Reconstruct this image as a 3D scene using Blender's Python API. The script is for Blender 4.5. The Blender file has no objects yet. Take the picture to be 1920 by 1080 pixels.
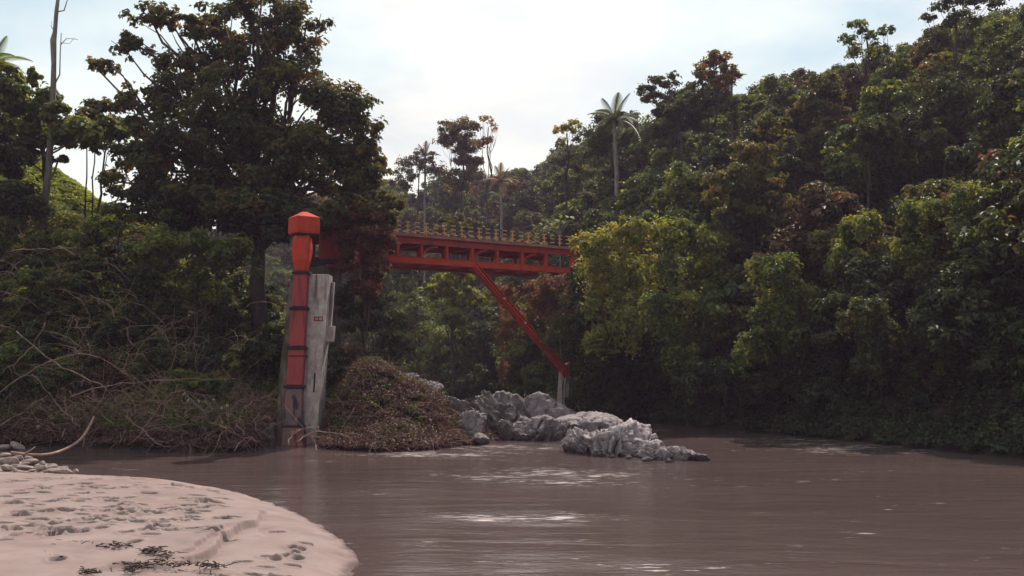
import bpy, math, random
import numpy as np
from mathutils import Vector, Matrix

random.seed(11)
rng = np.random.default_rng(11)
R = math.radians
scene = bpy.context.scene
COL = scene.collection

# ---------------------------------------------------------------- camera, sky, sun, exposure
F = 1867.0                                   # focal length in pixels of a 1920 px wide picture
CZ = 3.8                                     # eye height above the river
PITCH = math.atan(140 / F)
cam = bpy.data.cameras.new('camera')
cam.sensor_width = 36.0
cam.lens = 36.0 * F / 1920
cam.clip_start = 0.1
cam.clip_end = 3000
cam_o = bpy.data.objects.new('camera', cam)
cam_o.location = (0, 0, CZ)
cam_o.rotation_euler = (R(90) + PITCH, 0, 0)
COL.objects.link(cam_o)
scene.camera = cam_o

SUN_EL, SUN_AZ = R(50), R(16)               # azimuth from +Y towards +X
sun = bpy.data.lights.new('sun', 'SUN')
sun.energy = 5.0
sun.angle = R(0.6)
sun.color = (1.0, 0.90, 0.80)
sun_o = bpy.data.objects.new('sun', sun)
sd = Vector((math.sin(SUN_AZ) * math.cos(SUN_EL), math.cos(SUN_AZ) * math.cos(SUN_EL), math.sin(SUN_EL)))
sun_o.rotation_euler = sd.to_track_quat('Z', 'Y').to_euler()
sun_o.location = sd * 200
COL.objects.link(sun_o)

world = bpy.data.worlds.new('World')
scene.world = world
world.use_nodes = True
wn = world.node_tree
wn.nodes.clear()


def N(nt, typ, **kw):
    n = nt.nodes.new(typ)
    for k, v in kw.items():
        if k.startswith('i_'):
            key = k[2:]
            n.inputs[int(key) if key.isdigit() else key].default_value = v
        else:
            setattr(n, k, v)
    return n


def ramp(nt, stops, interp='LINEAR'):
    n = nt.nodes.new('ShaderNodeValToRGB')
    n.color_ramp.interpolation = interp
    el = n.color_ramp.elements
    while len(el) > 1:
        el.remove(el[-1])
    el[0].position = stops[0][0]
    el[0].color = (*stops[0][1], 1) if not isinstance(stops[0][1], (int, float)) else (stops[0][1],) * 3 + (1,)
    for p, c in stops[1:]:
        e = el.new(p)
        e.color = (*c, 1) if not isinstance(c, (int, float)) else (c, c, c, 1)
    return n


def L(nt, a, b):
    nt.links.new(a, b)


sky = N(wn, 'ShaderNodeTexSky', sky_type='NISHITA', sun_disc=False)
sky.sun_elevation = SUN_EL
sky.sun_rotation = SUN_AZ
sky.air_density = 1.1
sky.dust_density = 2.0
skym = N(wn, 'ShaderNodeMix', data_type='RGBA', blend_type='MULTIPLY')
skym.inputs[0].default_value = 1.0
skym.inputs[7].default_value = (1.25, 1.15, 1.0, 1)
L(wn, sky.outputs[0], skym.inputs[6])
tc = N(wn, 'ShaderNodeTexCoord')
mp = N(wn, 'ShaderNodeMapping')
mp.inputs['Scale'].default_value = (1.0, 1.0, 2.2)
mp.inputs['Location'].default_value = (0.35, 0.1, 0.4)
L(wn, tc.outputs['Generated'], mp.inputs[0])
cn = N(wn, 'ShaderNodeTexNoise')
cn.inputs['Scale'].default_value = 3.2
cn.inputs['Detail'].default_value = 7
cn.inputs['Roughness'].default_value = 0.52
L(wn, mp.outputs[0], cn.inputs['Vector'])
# the cloud sheet thins out towards the right (east) side of the valley
sx = N(wn, 'ShaderNodeSeparateXYZ')
L(wn, tc.outputs['Generated'], sx.inputs[0])
mr = N(wn, 'ShaderNodeMapRange')
mr.inputs[1].default_value = 0.16
mr.inputs[2].default_value = 0.42
mr.inputs[3].default_value = 0.09
mr.inputs[4].default_value = -0.16
L(wn, sx.outputs[0], mr.inputs[0])
ad = N(wn, 'ShaderNodeMath', operation='ADD')
L(wn, cn.outputs[0], ad.inputs[0])
L(wn, mr.outputs[0], ad.inputs[1])
cf = ramp(wn, [(0.40, 0.12), (0.53, 0.92), (0.7, 1.0)])
L(wn, ad.outputs[0], cf.inputs[0])
cn2 = N(wn, 'ShaderNodeTexNoise')
cn2.inputs['Scale'].default_value = 2.0
cn2.inputs['Detail'].default_value = 5
L(wn, mp.outputs[0], cn2.inputs['Vector'])
cc = ramp(wn, [(0.42, (5.9, 7.6, 8.4)), (0.51, (8.6, 9.5, 9.3)), (0.60, (10.9, 10.6, 9.5))])
L(wn, cn2.outputs[0], cc.inputs[0])
cm = N(wn, 'ShaderNodeMix', data_type='RGBA')
L(wn, cf.outputs[0], cm.inputs[0])
L(wn, skym.outputs[2], cm.inputs[6])
L(wn, cc.outputs[0], cm.inputs[7])
bg = N(wn, 'ShaderNodeBackground')
bg.inputs[1].default_value = 0.1
L(wn, cm.outputs[2], bg.inputs[0])
wo = N(wn, 'ShaderNodeOutputWorld')
L(wn, bg.outputs[0], wo.inputs[0])

scene.view_settings.view_transform = 'Standard'
scene.view_settings.look = 'None'
scene.view_settings.exposure = 0.12
scene.view_settings.gamma = 1.0
scene.view_settings.use_curve_mapping = False
scene.render.engine = 'CYCLES'
scene.cycles.use_denoising = True
scene.cycles.max_bounces = 6
scene.cycles.diffuse_bounces = 3
scene.cycles.transmission_bounces = 4
scene.cycles.transparent_max_bounces = 4

CP, SP = math.cos(PITCH), math.sin(PITCH)


def P(px, py, d):
    """world point seen at pixel (px,py) of the 1920x1080 photograph, at distance d along +Y"""
    u, v = (px - 960) / F, (540 - py) / F
    x, y, z = u, CP - SP * v, SP + CP * v
    s = d / y
    return np.array([x * s, d, CZ + z * s])


def W(px, py, z0=0.0):
    u, v = (px - 960) / F, (540 - py) / F
    x, y, z = u, CP - SP * v, SP + CP * v
    s = (z0 - CZ) / z
    return (x * s, y * s)


def proj(p):
    p = np.atleast_2d(p)
    y, z = p[:, 1], p[:, 2] - CZ
    fw = y * CP + z * SP
    up = -y * SP + z * CP
    return 960 + F * p[:, 0] / fw, 540 - F * up / fw, fw


# ---------------------------------------------------------------- numpy noise
def _hash(ix, iy, iz, s=0):
    h = (ix.astype(np.int64) * 374761393 + iy.astype(np.int64) * 668265263 + iz.astype(np.int64) * 2147483647 + s * 1274126177) & 0xffffffff
    h = ((h ^ (h >> 13)) * 1274126177) & 0xffffffff
    h = ((h ^ (h >> 16)) * 2246822519) & 0xffffffff
    return (h ^ (h >> 15)) / 4294967295.0


def vnoise(p, s=0):
    i = np.floor(p).astype(np.int64)
    f = p - i
    f = f * f * (3 - 2 * f)
    r = 0
    for dx in (0, 1):
        for dy in (0, 1):
            for dz in (0, 1):
                w = (f[:, 0] if dx else 1 - f[:, 0]) * (f[:, 1] if dy else 1 - f[:, 1]) * (f[:, 2] if dz else 1 - f[:, 2])
                r = r + w * _hash(i[:, 0] + dx, i[:, 1] + dy, i[:, 2] + dz, s)
    return r * 2 - 1


def fbm(p, octv=4, s=0):
    r, a = 0, 1.0
    for o in range(octv):
        r = r + a * vnoise(p * 2 ** o + 17.3 * o, s + o)
        a *= 0.5
    return r


# ---------------------------------------------------------------- object helpers
def mesh_np(name, V, Fc, mat=None, smooth=False, attrs=None):
    """V (n,3), Fc (m,k) with k 3 or 4"""
    V = np.asarray(V, dtype=np.float32)
    Fc = np.asarray(Fc, dtype=np.int32)
    me = bpy.data.meshes.new(name)
    me.vertices.add(len(V))
    me.vertices.foreach_set('co', V.ravel())
    k = Fc.shape[1]
    me.loops.add(Fc.size)
    me.loops.foreach_set('vertex_index', Fc.ravel())
    me.polygons.add(len(Fc))
    me.polygons.foreach_set('loop_start', np.arange(0, Fc.size, k, dtype=np.int32))
    me.polygons.foreach_set('loop_total', np.full(len(Fc), k, dtype=np.int32))
    if smooth:
        me.polygons.foreach_set('use_smooth', np.ones(len(Fc), dtype=bool))
    me.update(calc_edges=True)
    if attrs:
        for an, av in attrs.items():
            a = me.attributes.new(an, 'FLOAT', 'POINT')
            a.data.foreach_set('value', np.asarray(av, dtype=np.float32))
    if mat:
        me.materials.append(mat)
    return me


def link(name, me, parent=None, loc=None):
    o = bpy.data.objects.new(name, me)
    COL.objects.link(o)
    if loc is not None:
        o.location = loc
    if parent is not None:
        o.parent = parent
    return o


def tag(o, label=None, cat=None, group=None, kind=None):
    if label:
        o['label'] = label
    if cat:
        o['category'] = cat
    if group:
        o['group'] = group
    if kind:
        o['kind'] = kind
    return o


def empty(name, loc, label=None, cat=None, group=None):
    o = bpy.data.objects.new(name, None)
    o.empty_display_size = 0.2
    COL.objects.link(o)
    o.location = loc
    return tag(o, label, cat, group)


class MB:
    """collects boxes, lofts and tubes and links them as one mesh"""

    def __init__(s):
        s.v, s.f, s.n = [], [], 0

    def add(s, V, Fc):
        V = np.asarray(V, float)
        for f in Fc:
            s.f.append([i + s.n for i in f])
        s.v.append(V)
        s.n += len(V)
        return s

    def box(s, c, size, M=None):
        c = np.asarray(c, float)
        hx, hy, hz = np.asarray(size, float) / 2
        V = np.array([(x, y, z) for z in (-hz, hz) for y in (-hy, hy) for x in (-hx, hx)])
        if M is not None:
            V = V @ np.asarray(M).T
        return s.add(V + c, [(0, 2, 3, 1), (4, 5, 7, 6), (0, 1, 5, 4), (2, 6, 7, 3), (0, 4, 6, 2), (1, 3, 7, 5)])

    def beam(s, a, b, w, h, up=(0, 0, 1)):
        a, b = np.asarray(a, float), np.asarray(b, float)
        d = b - a
        ln = np.linalg.norm(d)
        d = d / ln
        r = np.cross(d, up)
        r /= np.linalg.norm(r)
        u = np.cross(r, d)
        M = np.stack([d, r, u], axis=1)
        return s.box((a + b) / 2, (ln, w, h), M)

    def loft(s, rings):
        k = len(rings[0])
        V = np.concatenate([np.asarray(r, float) for r in rings])
        Fc = []
        for i in range(len(rings) - 1):
            for j in range(k):
                Fc.append((i * k + j, i * k + (j + 1) % k, (i + 1) * k + (j + 1) % k, (i + 1) * k + j))
        Fc.append(tuple(range(k - 1, -1, -1)))
        Fc.append(tuple(range((len(rings) - 1) * k, len(rings) * k)))
        return s.add(V, Fc)

    def tube(s, pts, rad, sides=6):
        pts = np.asarray(pts, float)
        rad = np.broadcast_to(rad, (len(pts),))
        T = np.gradient(pts, axis=0)
        T /= np.linalg.norm(T, axis=1)[:, None] + 1e-9
        ref = np.array([0, 0, 1.0]) if abs(T[0][2]) < 0.9 else np.array([1.0, 0, 0])
        rings = []
        for p, t, r in zip(pts, T, rad):
            a = np.cross(t, ref)
            a /= np.linalg.norm(a) + 1e-9
            b = np.cross(t, a)
            rings.append([p + r * (math.cos(q) * a + math.sin(q) * b) for q in np.arange(sides) * 2 * math.pi / sides])
        return s.loft(rings)

    def build(s, name, mat, parent=None, bevel=0, smooth=False, origin=None):
        V = np.concatenate(s.v)
        if origin is not None:
            V = V - np.asarray(origin)
        me = bpy.data.meshes.new(name)
        me.from_pydata(V.tolist(), [], s.f)
        if smooth:
            me.polygons.foreach_set('use_smooth', np.ones(len(me.polygons), dtype=bool))
        me.materials.append(mat)
        me.update()
        o = link(name, me, parent)
        if bevel:
            m = o.modifiers.new('bevel', 'BEVEL')
            m.width = bevel
            m.segments = 2
            m.limit_method = 'ANGLE'
        return o


# ---------------------------------------------------------------- materials
def new_mat(name):
    m = bpy.data.materials.new(name)
    m.use_nodes = True
    nt = m.node_tree
    nt.nodes.clear()
    out = nt.nodes.new('ShaderNodeOutputMaterial')
    return m, nt, out


def leaf_mat(name, stops, trans=0.46, gain=1.45, tcol=(1.8, 1.55, 0.6), rough=0.55, spec=0.2):
    m, nt, out = new_mat(name)
    stops = [(p, tuple(c * gain for c in q)) for p, q in stops]
    at = N(nt, 'ShaderNodeAttribute', attribute_name='tint')
    oi = N(nt, 'ShaderNodeObjectInfo')
    m1 = N(nt, 'ShaderNodeMath', operation='MULTIPLY_ADD')
    m1.inputs[1].default_value = 0.24
    L(nt, oi.outputs['Random'], m1.inputs[0])
    m2 = N(nt, 'ShaderNodeMath', operation='SUBTRACT')
    m2.inputs[1].default_value = 0.12
    L(nt, at.outputs['Fac'], m1.inputs[2])
    L(nt, m1.outputs[0], m2.inputs[0])
    rp = ramp(nt, stops)
    L(nt, m2.outputs[0], rp.inputs[0])
    bs = N(nt, 'ShaderNodeBsdfPrincipled')
    bs.inputs['Roughness'].default_value = rough
    bs.inputs['Specular IOR Level'].default_value = spec
    L(nt, rp.outputs[0], bs.inputs['Base Color'])
    mc = N(nt, 'ShaderNodeMix', data_type='RGBA', blend_type='MULTIPLY')
    mc.inputs[0].default_value = 1
    mc.inputs[7].default_value = (*tcol, 1)
    L(nt, rp.outputs[0], mc.inputs[6])
    tr = N(nt, 'ShaderNodeBsdfTranslucent')
    L(nt, mc.outputs[2], tr.inputs[0])
    mx = N(nt, 'ShaderNodeMixShader')
    mx.inputs[0].default_value = trans
    L(nt, bs.outputs[0], mx.inputs[1])
    L(nt, tr.outputs[0], mx.inputs[2])
    L(nt, mx.outputs[0], out.inputs[0])
    return m


def surf_mat(name, stops, scale=3.0, detail=6, rough=0.85, bump=0.3, bscale=None, coord='Object', stretch=(1, 1, 1), spec=0.3, stain=None, dist=0.02, wet=None):
    m, nt, out = new_mat(name)
    tcn = N(nt, 'ShaderNodeTexCoord')
    mpn = N(nt, 'ShaderNodeMapping')
    mpn.inputs['Scale'].default_value = stretch
    L(nt, tcn.outputs[coord], mpn.inputs[0])
    nz = N(nt, 'ShaderNodeTexNoise')
    nz.inputs['Scale'].default_value = scale
    nz.inputs['Detail'].default_value = detail
    nz.inputs['Roughness'].default_value = 0.6
    L(nt, mpn.outputs[0], nz.inputs['Vector'])
    rp = ramp(nt, stops)
    L(nt, nz.outputs[0], rp.inputs[0])
    col = rp.outputs[0]
    if stain:
        n2 = N(nt, 'ShaderNodeTexNoise')
        n2.inputs['Scale'].default_value = stain[1]
        n2.inputs['Detail'].default_value = 5
        mp2 = N(nt, 'ShaderNodeMapping')
        mp2.inputs['Scale'].default_value = stain[4] if len(stain) > 4 else (1, 1, 1)
        L(nt, tcn.outputs[coord], mp2.inputs[0])
        L(nt, mp2.outputs[0], n2.inputs['Vector'])
        r2 = ramp(nt, [(stain[2], 0.0), (stain[3], 1.0)])
        L(nt, n2.outputs[0], r2.inputs[0])
        mm = N(nt, 'ShaderNodeMix', data_type='RGBA')
        L(nt, r2.outputs[0], mm.inputs[0])
        L(nt, col, mm.inputs[6])
        mm.inputs[7].default_value = (*stain[0], 1)
        col = mm.outputs[2]
    bs = N(nt, 'ShaderNodeBsdfPrincipled')
    bs.inputs['Roughness'].default_value = rough
    if wet:
        gg = N(nt, 'ShaderNodeNewGeometry')
        sp = N(nt, 'ShaderNodeSeparateXYZ')
        L(nt, gg.outputs['Position'], sp.inputs[0])
        wa = N(nt, 'ShaderNodeMath', operation='MULTIPLY_ADD')
        wa.inputs[1].default_value = -wet * 0.9
        L(nt, nz.outputs[0], wa.inputs[0])
        L(nt, sp.outputs[2], wa.inputs[2])
        wr = N(nt, 'ShaderNodeMapRange')
        wr.inputs[1].default_value = -0.25 * wet
        wr.inputs[2].default_value = 0.45 * wet
        wr.inputs[3].default_value = 0.72
        wr.inputs[4].default_value = 0.0
        L(nt, wa.outputs[0], wr.inputs[0])
        wm = N(nt, 'ShaderNodeMix', data_type='RGBA', blend_type='MULTIPLY')
        wm.inputs[7].default_value = (0.30, 0.26, 0.27, 1)
        L(nt, wr.outputs[0], wm.inputs[0])
        L(nt, col, wm.inputs[6])
        col = wm.outputs[2]
    bs.inputs['Specular IOR Level'].default_value = spec
    L(nt, col, bs.inputs['Base Color'])
    if bump:
        n3 = N(nt, 'ShaderNodeTexNoise')
        n3.inputs['Scale'].default_value = bscale or scale * 4
        n3.inputs['Detail'].default_value = 6
        L(nt, mpn.outputs[0], n3.inputs['Vector'])
        bp = N(nt, 'ShaderNodeBump')
        bp.inputs['Strength'].default_value = bump
        bp.inputs['Distance'].default_value = dist
        L(nt, n3.outputs[0], bp.inputs['Height'])
        L(nt, bp.outputs[0], bs.inputs['Normal'])
    L(nt, bs.outputs[0], out.inputs[0])
    return m


M = {}
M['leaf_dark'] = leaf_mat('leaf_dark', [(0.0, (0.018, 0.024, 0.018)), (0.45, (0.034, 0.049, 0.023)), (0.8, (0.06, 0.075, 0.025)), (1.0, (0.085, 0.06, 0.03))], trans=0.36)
M['leaf_green'] = leaf_mat('leaf_green', [(0.0, (0.018, 0.034, 0.022)), (0.45, (0.050, 0.074, 0.024)), (0.75, (0.098, 0.114, 0.030)), (1.0, (0.15, 0.145, 0.045))], gain=1.6)
M['leaf_yellow'] = leaf_mat('leaf_yellow', gain=1.7, stops=[(0.0, (0.035, 0.055, 0.022)), (0.5, (0.10, 0.115, 0.030)), (0.8, (0.16, 0.155, 0.040)), (1.0, (0.20, 0.165, 0.06))])
M['leaf_olive'] = leaf_mat('leaf_olive', [(0.0, (0.024, 0.032, 0.018)), (0.5, (0.055, 0.062, 0.024)), (0.8, (0.10, 0.088, 0.032)), (1.0, (0.12, 0.072, 0.034))])
M['leaf_brown'] = leaf_mat('leaf_brown', [(0.0, (0.035, 0.028, 0.020)), (0.4, (0.060, 0.050, 0.025)), (0.75, (0.10, 0.055, 0.030)), (1.0, (0.13, 0.050, 0.034))], tcol=(1.6, 1.1, 0.7), trans=0.38)
M['leaf_russet'] = leaf_mat('leaf_russet', [(0.0, (0.018, 0.026, 0.014)), (0.45, (0.038, 0.048, 0.018)), (0.75, (0.075, 0.064, 0.022)), (1.0, (0.13, 0.060, 0.022))], tcol=(1.9, 1.4, 0.55), trans=0.42, gain=1.9)
M['leaf_red'] = leaf_mat('leaf_red', [(0.0, (0.050, 0.022, 0.020)), (0.4, (0.105, 0.040, 0.032)), (0.75, (0.14, 0.062, 0.040)), (1.0, (0.10, 0.10, 0.045))], tcol=(1.4, 1.0, 0.8))
M['leaf_dry'] = leaf_mat('leaf_dry', gain=1.3, stops=[(0.0, (0.050, 0.024, 0.021)), (0.4, (0.110, 0.056, 0.046)), (0.8, (0.16, 0.090, 0.070)), (1.0, (0.12, 0.09, 0.05))], tcol=(1.1, 1.0, 0.8), trans=0.2)
M['leaf_pale'] = leaf_mat('leaf_pale', [(0.0, (0.16, 0.20, 0.07)), (0.5, (0.26, 0.30, 0.10)), (1.0, (0.38, 0.36, 0.20))])
M['grass'] = leaf_mat('grass', [(0.0, (0.10, 0.14, 0.035)), (0.5, (0.17, 0.21, 0.055)), (1.0, (0.24, 0.25, 0.08))], trans=0.4)
M['bark'] = surf_mat('bark', [(0.3, (0.035, 0.025, 0.022)), (0.7, (0.085, 0.062, 0.052))], scale=6, stretch=(1, 1, 0.2))
M['bark_pale'] = surf_mat('bark_pale', [(0.3, (0.12, 0.10, 0.085)), (0.7, (0.27, 0.23, 0.20))], scale=5, stretch=(1, 1, 0.3))
M['twig'] = surf_mat('twig', [(0.3, (0.20, 0.105, 0.08)), (0.7, (0.42, 0.27, 0.22))], scale=4, bump=0)
M['twig_dark'] = surf_mat('twig_dark', [(0.3, (0.07, 0.035, 0.03)), (0.7, (0.17, 0.085, 0.07))], scale=4, bump=0)
M['soil'] = surf_mat('soil', [(0.3, (0.018, 0.014, 0.012)), (0.5, (0.030, 0.026, 0.018)), (0.7, (0.055, 0.038, 0.032))], scale=0.8, bump=1.0, bscale=3, dist=0.2, spec=0.0, rough=1.0)
M['turf'] = surf_mat('turf', [(0.3, (0.10, 0.13, 0.035)), (0.7, (0.17, 0.19, 0.06))], scale=1.5, bump=.6, spec=0.0)
M['sand'] = surf_mat('sand', wet=0.10, stops=[(0.3, (0.20, 0.146, 0.136)), (0.5, (0.245, 0.183, 0.171)), (0.72, (0.29, 0.222, 0.207))], scale=1.1, bump=0.35, bscale=30, dist=0.012, rough=0.95, spec=0.15,
                     stain=((0.24, 0.165, 0.15), 0.7, 0.56, 0.72, (1, 2.0, 1)))
M['rock'] = surf_mat('rock', wet=0.35, stops=[(0.25, (0.10, 0.078, 0.080)), (0.45, (0.165, 0.128, 0.136)), (0.62, (0.26, 0.208, 0.214)), (0.8, (0.40, 0.33, 0.335))], scale=2.2, bump=0.8, bscale=7, dist=0.05, rough=0.75,
                     stain=((0.055, 0.042, 0.042), 1.6, 0.58, 0.68))
M['rock_pale'] = surf_mat('rock_pale', wet=0.35, stops=[(0.25, (0.16, 0.125, 0.125)), (0.45, (0.22, 0.178, 0.184)), (0.62, (0.34, 0.28, 0.285)), (0.8, (0.48, 0.405, 0.40))], scale=2.2, bump=0.8, bscale=7, dist=0.05, rough=0.75, stain=((0.10, 0.075, 0.075), 1.6, 0.60, 0.70))
M['rock_dark'] = surf_mat('rock_dark', wet=0.35, stops=[(0.25, (0.045, 0.036, 0.038)), (0.5, (0.12, 0.095, 0.092)), (0.75, (0.30, 0.245, 0.235))], scale=2.0, bump=0.8, bscale=7, dist=0.05, rough=0.75)
M['cobble'] = surf_mat('cobble', [(0.3, (0.17, 0.118, 0.108)), (0.7, (0.36, 0.275, 0.25))], scale=3, bump=0.3)
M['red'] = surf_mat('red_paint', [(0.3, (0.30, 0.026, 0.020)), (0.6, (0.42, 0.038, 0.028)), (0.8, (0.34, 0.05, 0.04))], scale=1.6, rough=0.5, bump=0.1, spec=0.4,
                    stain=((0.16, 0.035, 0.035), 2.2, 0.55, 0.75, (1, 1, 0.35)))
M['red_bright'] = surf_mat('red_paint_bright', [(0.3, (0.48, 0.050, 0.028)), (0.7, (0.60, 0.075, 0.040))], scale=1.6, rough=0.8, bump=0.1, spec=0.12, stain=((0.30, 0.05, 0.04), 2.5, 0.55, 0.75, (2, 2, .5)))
M['red_worn'] = surf_mat('red_paint_worn', [(0.3, (0.28, 0.045, 0.05)), (0.55, (0.36, 0.055, 0.052)), (0.75, (0.24, 0.055, 0.06))], scale=1.3, rough=0.7, bump=0.2,
                         stain=((0.11, 0.035, 0.045), 2.0, 0.53, 0.72, (3, 3, 0.3)))
M['red_rust'] = surf_mat('red_paint_rusty', [(0.32, (0.10, 0.085, 0.095)), (0.5, (0.22, 0.12, 0.11)), (0.62, (0.40, 0.085, 0.04))], scale=1.0, rough=0.8, bump=0.3,
                         stain=((0.035, 0.028, 0.045), 1.4, 0.52, 0.6, (2, 2, 0.6)))
M['concrete'] = surf_mat('concrete', wet=1.2, stops=[(0.3, (0.30, 0.23, 0.215)), (0.5, (0.45, 0.365, 0.335)), (0.7, (0.58, 0.49, 0.45))], scale=2.4, rough=0.9, bump=0.5, bscale=9, dist=0.03,
                         stain=((0.13, 0.09, 0.095), 1.6, 0.54, 0.72, (2.5, 2.5, 0.3)))
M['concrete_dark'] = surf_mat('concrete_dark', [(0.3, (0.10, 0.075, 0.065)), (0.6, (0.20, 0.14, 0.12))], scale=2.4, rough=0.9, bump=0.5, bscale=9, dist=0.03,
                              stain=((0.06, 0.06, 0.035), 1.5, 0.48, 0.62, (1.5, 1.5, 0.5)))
M['debris'] = surf_mat('debris', [(0.3, (0.03, 0.02, 0.02)), (0.7, (0.07, 0.045, 0.04))], scale=4, bump=0)
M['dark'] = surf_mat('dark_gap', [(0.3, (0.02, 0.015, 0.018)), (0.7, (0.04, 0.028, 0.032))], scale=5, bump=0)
M['bolt'] = surf_mat('bolt', [(0.3, (0.5, 0.3, 0.3)), (0.7, (0.7, 0.5, 0.48))], scale=5, bump=0)
M['slab'] = surf_mat('deck_slab', [(0.3, (0.22, 0.09, 0.075)), (0.7, (0.38, 0.17, 0.14))], scale=2, bump=0.2)


def rail_mat():
    m, nt, out = new_mat('railing_paint')
    tcn = N(nt, 'ShaderNodeTexCoord')
    s = N(nt, 'ShaderNodeSeparateXYZ')
    L(nt, tcn.outputs['Object'], s.inputs[0])
    a = N(nt, 'ShaderNodeMath', operation='MULTIPLY')
    a.inputs[1].default_value = 1 / 0.65
    L(nt, s.outputs[0], a.inputs[0])
    b = N(nt, 'ShaderNodeMath', operation='FRACT')
    L(nt, a.outputs[0], b.inputs[0])
    c = N(nt, 'ShaderNodeMath', operation='GREATER_THAN')
    c.inputs[1].default_value = 0.56
    L(nt, b.outputs[0], c.inputs[0])
    mx = N(nt, 'ShaderNodeMix', data_type='RGBA')
    mx.inputs[6].default_value = (0.56, 0.33, 0.12, 1)
    mx.inputs[7].default_value = (0.05, 0.035, 0.05, 1)
    L(nt, c.outputs[0], mx.inputs[0])
    bs = N(nt, 'ShaderNodeBsdfPrincipled')
    bs.inputs['Roughness'].default_value = 0.6
    L(nt, mx.outputs[2], bs.inputs['Base Color'])
    L(nt, bs.outputs[0], out.inputs[0])
    return m


M['rail'] = rail_mat()
M['yellow'] = surf_mat('yellow_paint', [(0.3, (0.40, 0.23, 0.10)), (0.7, (0.60, 0.38, 0.16))], scale=3, bump=0)


def water_mat():
    m, nt, out = new_mat('river_water')
    g = N(nt, 'ShaderNodeNewGeometry')
    pos = g.outputs['Position']

    def noise(sc, det, stretch, rough=0.55, rot=0):
        mpn = N(nt, 'ShaderNodeMapping')
        mpn.inputs['Scale'].default_value = stretch
        mpn.inputs['Rotation'].default_value = (0, 0, rot)
        L(nt, pos, mpn.inputs[0])
        n = N(nt, 'ShaderNodeTexNoise')
        n.inputs['Scale'].default_value = sc
        n.inputs['Detail'].default_value = det
        n.inputs['Roughness'].default_value = rough
        n.inputs['Distortion'].default_value = 0.3
        L(nt, mpn.outputs[0], n.inputs['Vector'])
        return n.outputs[0]

    def blob(cx, cy, rx, ry, rot=0.0):
        """soft elliptical patch in plan where the current breaks"""
        mpn = N(nt, 'ShaderNodeMapping', vector_type='TEXTURE')
        mpn.inputs['Location'].default_value = (cx, cy, 0)
        mpn.inputs['Rotation'].default_value = (0, 0, rot)
        mpn.inputs['Scale'].default_value = (rx, ry, 1e6)
        L(nt, pos, mpn.inputs[0])
        ln = N(nt, 'ShaderNodeVectorMath', operation='LENGTH')
        L(nt, mpn.outputs[0], ln.inputs[0])
        r = N(nt, 'ShaderNodeMapRange', interpolation_type='SMOOTHSTEP')
        r.inputs[1].default_value = 0.2
        r.inputs[2].default_value = 1.0
        r.inputs[3].default_value = 1.0
        r.inputs[4].default_value = 0.0
        L(nt, ln.outputs['Value'], r.inputs[0])
        return r.outputs[0]

    def mx(a, b, op):
        n = N(nt, 'ShaderNodeMath', operation=op)
        for i, q in enumerate((a, b)):
            if isinstance(q, (int, float)):
                n.inputs[i].default_value = q
            else:
                L(nt, q, n.inputs[i])
        return n.outputs[0]

    turb = mx(mx(blob(0.3, 44.5, 5.5, 5.0), mx(blob(-3.2, 41.5, 5.0, 2.6), 1.25, 'MULTIPLY'), 'MAXIMUM'), mx(blob(2.0, 34.0, 6.5, 5.5, -0.25), blob(15.5, 47.0, 9.0, 8.0, -0.6), 'MAXIMUM'), 'MAXIMUM')
    turb = mx(turb, mx(blob(2.6, 19.2, 3.2, 0.9, -0.1), blob(0.0, 25.0, 3.5, 2.0), 'MAXIMUM'), 'MAXIMUM')
    # foam streaks drawn out along the current
    f1 = noise(2.4, 7, (0.55, 3.2, 1), 0.68, 0.10)
    patchy = noise(0.45, 3, (0.7, 1.4, 1))
    f1 = mx(f1, mx(mx(patchy, 0.5, 'SUBTRACT'), 0.45, 'MULTIPLY'), 'ADD')
    fo = mx(f1, mx(mx(turb, 0.12, 'MULTIPLY'), 0.035, 'ADD'), 'ADD')
    fr = ramp(nt, [(0.70, 0.0), (0.80, 0.75)])
    L(nt, fo, fr.inputs[0])
    tb = noise(0.10, 3, (0.5, 1.6, 1))
    base = ramp(nt, [(0.3, (0.070, 0.048, 0.046)), (0.7, (0.100, 0.069, 0.066))])
    L(nt, tb, base.inputs[0])
    cmx = N(nt, 'ShaderNodeMix', data_type='RGBA')
    L(nt, fr.outputs[0], cmx.inputs[0])
    L(nt, base.outputs[0], cmx.inputs[6])
    cmx.inputs[7].default_value = (0.50, 0.42, 0.42, 1)
    bs = N(nt, 'ShaderNodeBsdfPrincipled')
    bs.inputs['IOR'].default_value = 1.33
    rg = N(nt, 'ShaderNodeMapRange')
    rg.inputs[3].default_value = 0.09
    rg.inputs[4].default_value = 0.7
    L(nt, fr.outputs[0], rg.inputs[0])
    L(nt, rg.outputs[0], bs.inputs['Roughness'])
    L(nt, cmx.outputs[2], bs.inputs['Base Color'])
    w1 = noise(0.55, 3, (0.7, 2.2, 1), 0.5, 0.1)
    w2 = noise(3.5, 4, (0.8, 2.0, 1), 0.6, -0.15)
    amp = mx(mx(turb, 1.1, 'MULTIPLY'), 0.55, 'ADD')
    hh = mx(mx(w1, 0.55, 'MULTIPLY'), mx(mx(w2, 0.20, 'MULTIPLY'), amp, 'MULTIPLY'), 'ADD')
    bp = N(nt, 'ShaderNodeBump')
    bp.inputs['Strength'].default_value = 0.32
    bp.inputs['Distance'].default_value = 0.30
    L(nt, hh, bp.inputs['Height'])
    L(nt, bp.outputs[0], bs.inputs['Normal'])
    L(nt, bs.outputs[0], out.inputs[0])
    return m


M['water'] = water_mat()

# ---------------------------------------------------------------- terrain
shore = []          # (x, y, zone of the segment that starts here): 0 sand, 1 left bank, 2 far bank, 3 right bank


def S(z, *pts):
    for p in pts:
        shore.append((p[0], p[1], z))


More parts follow.
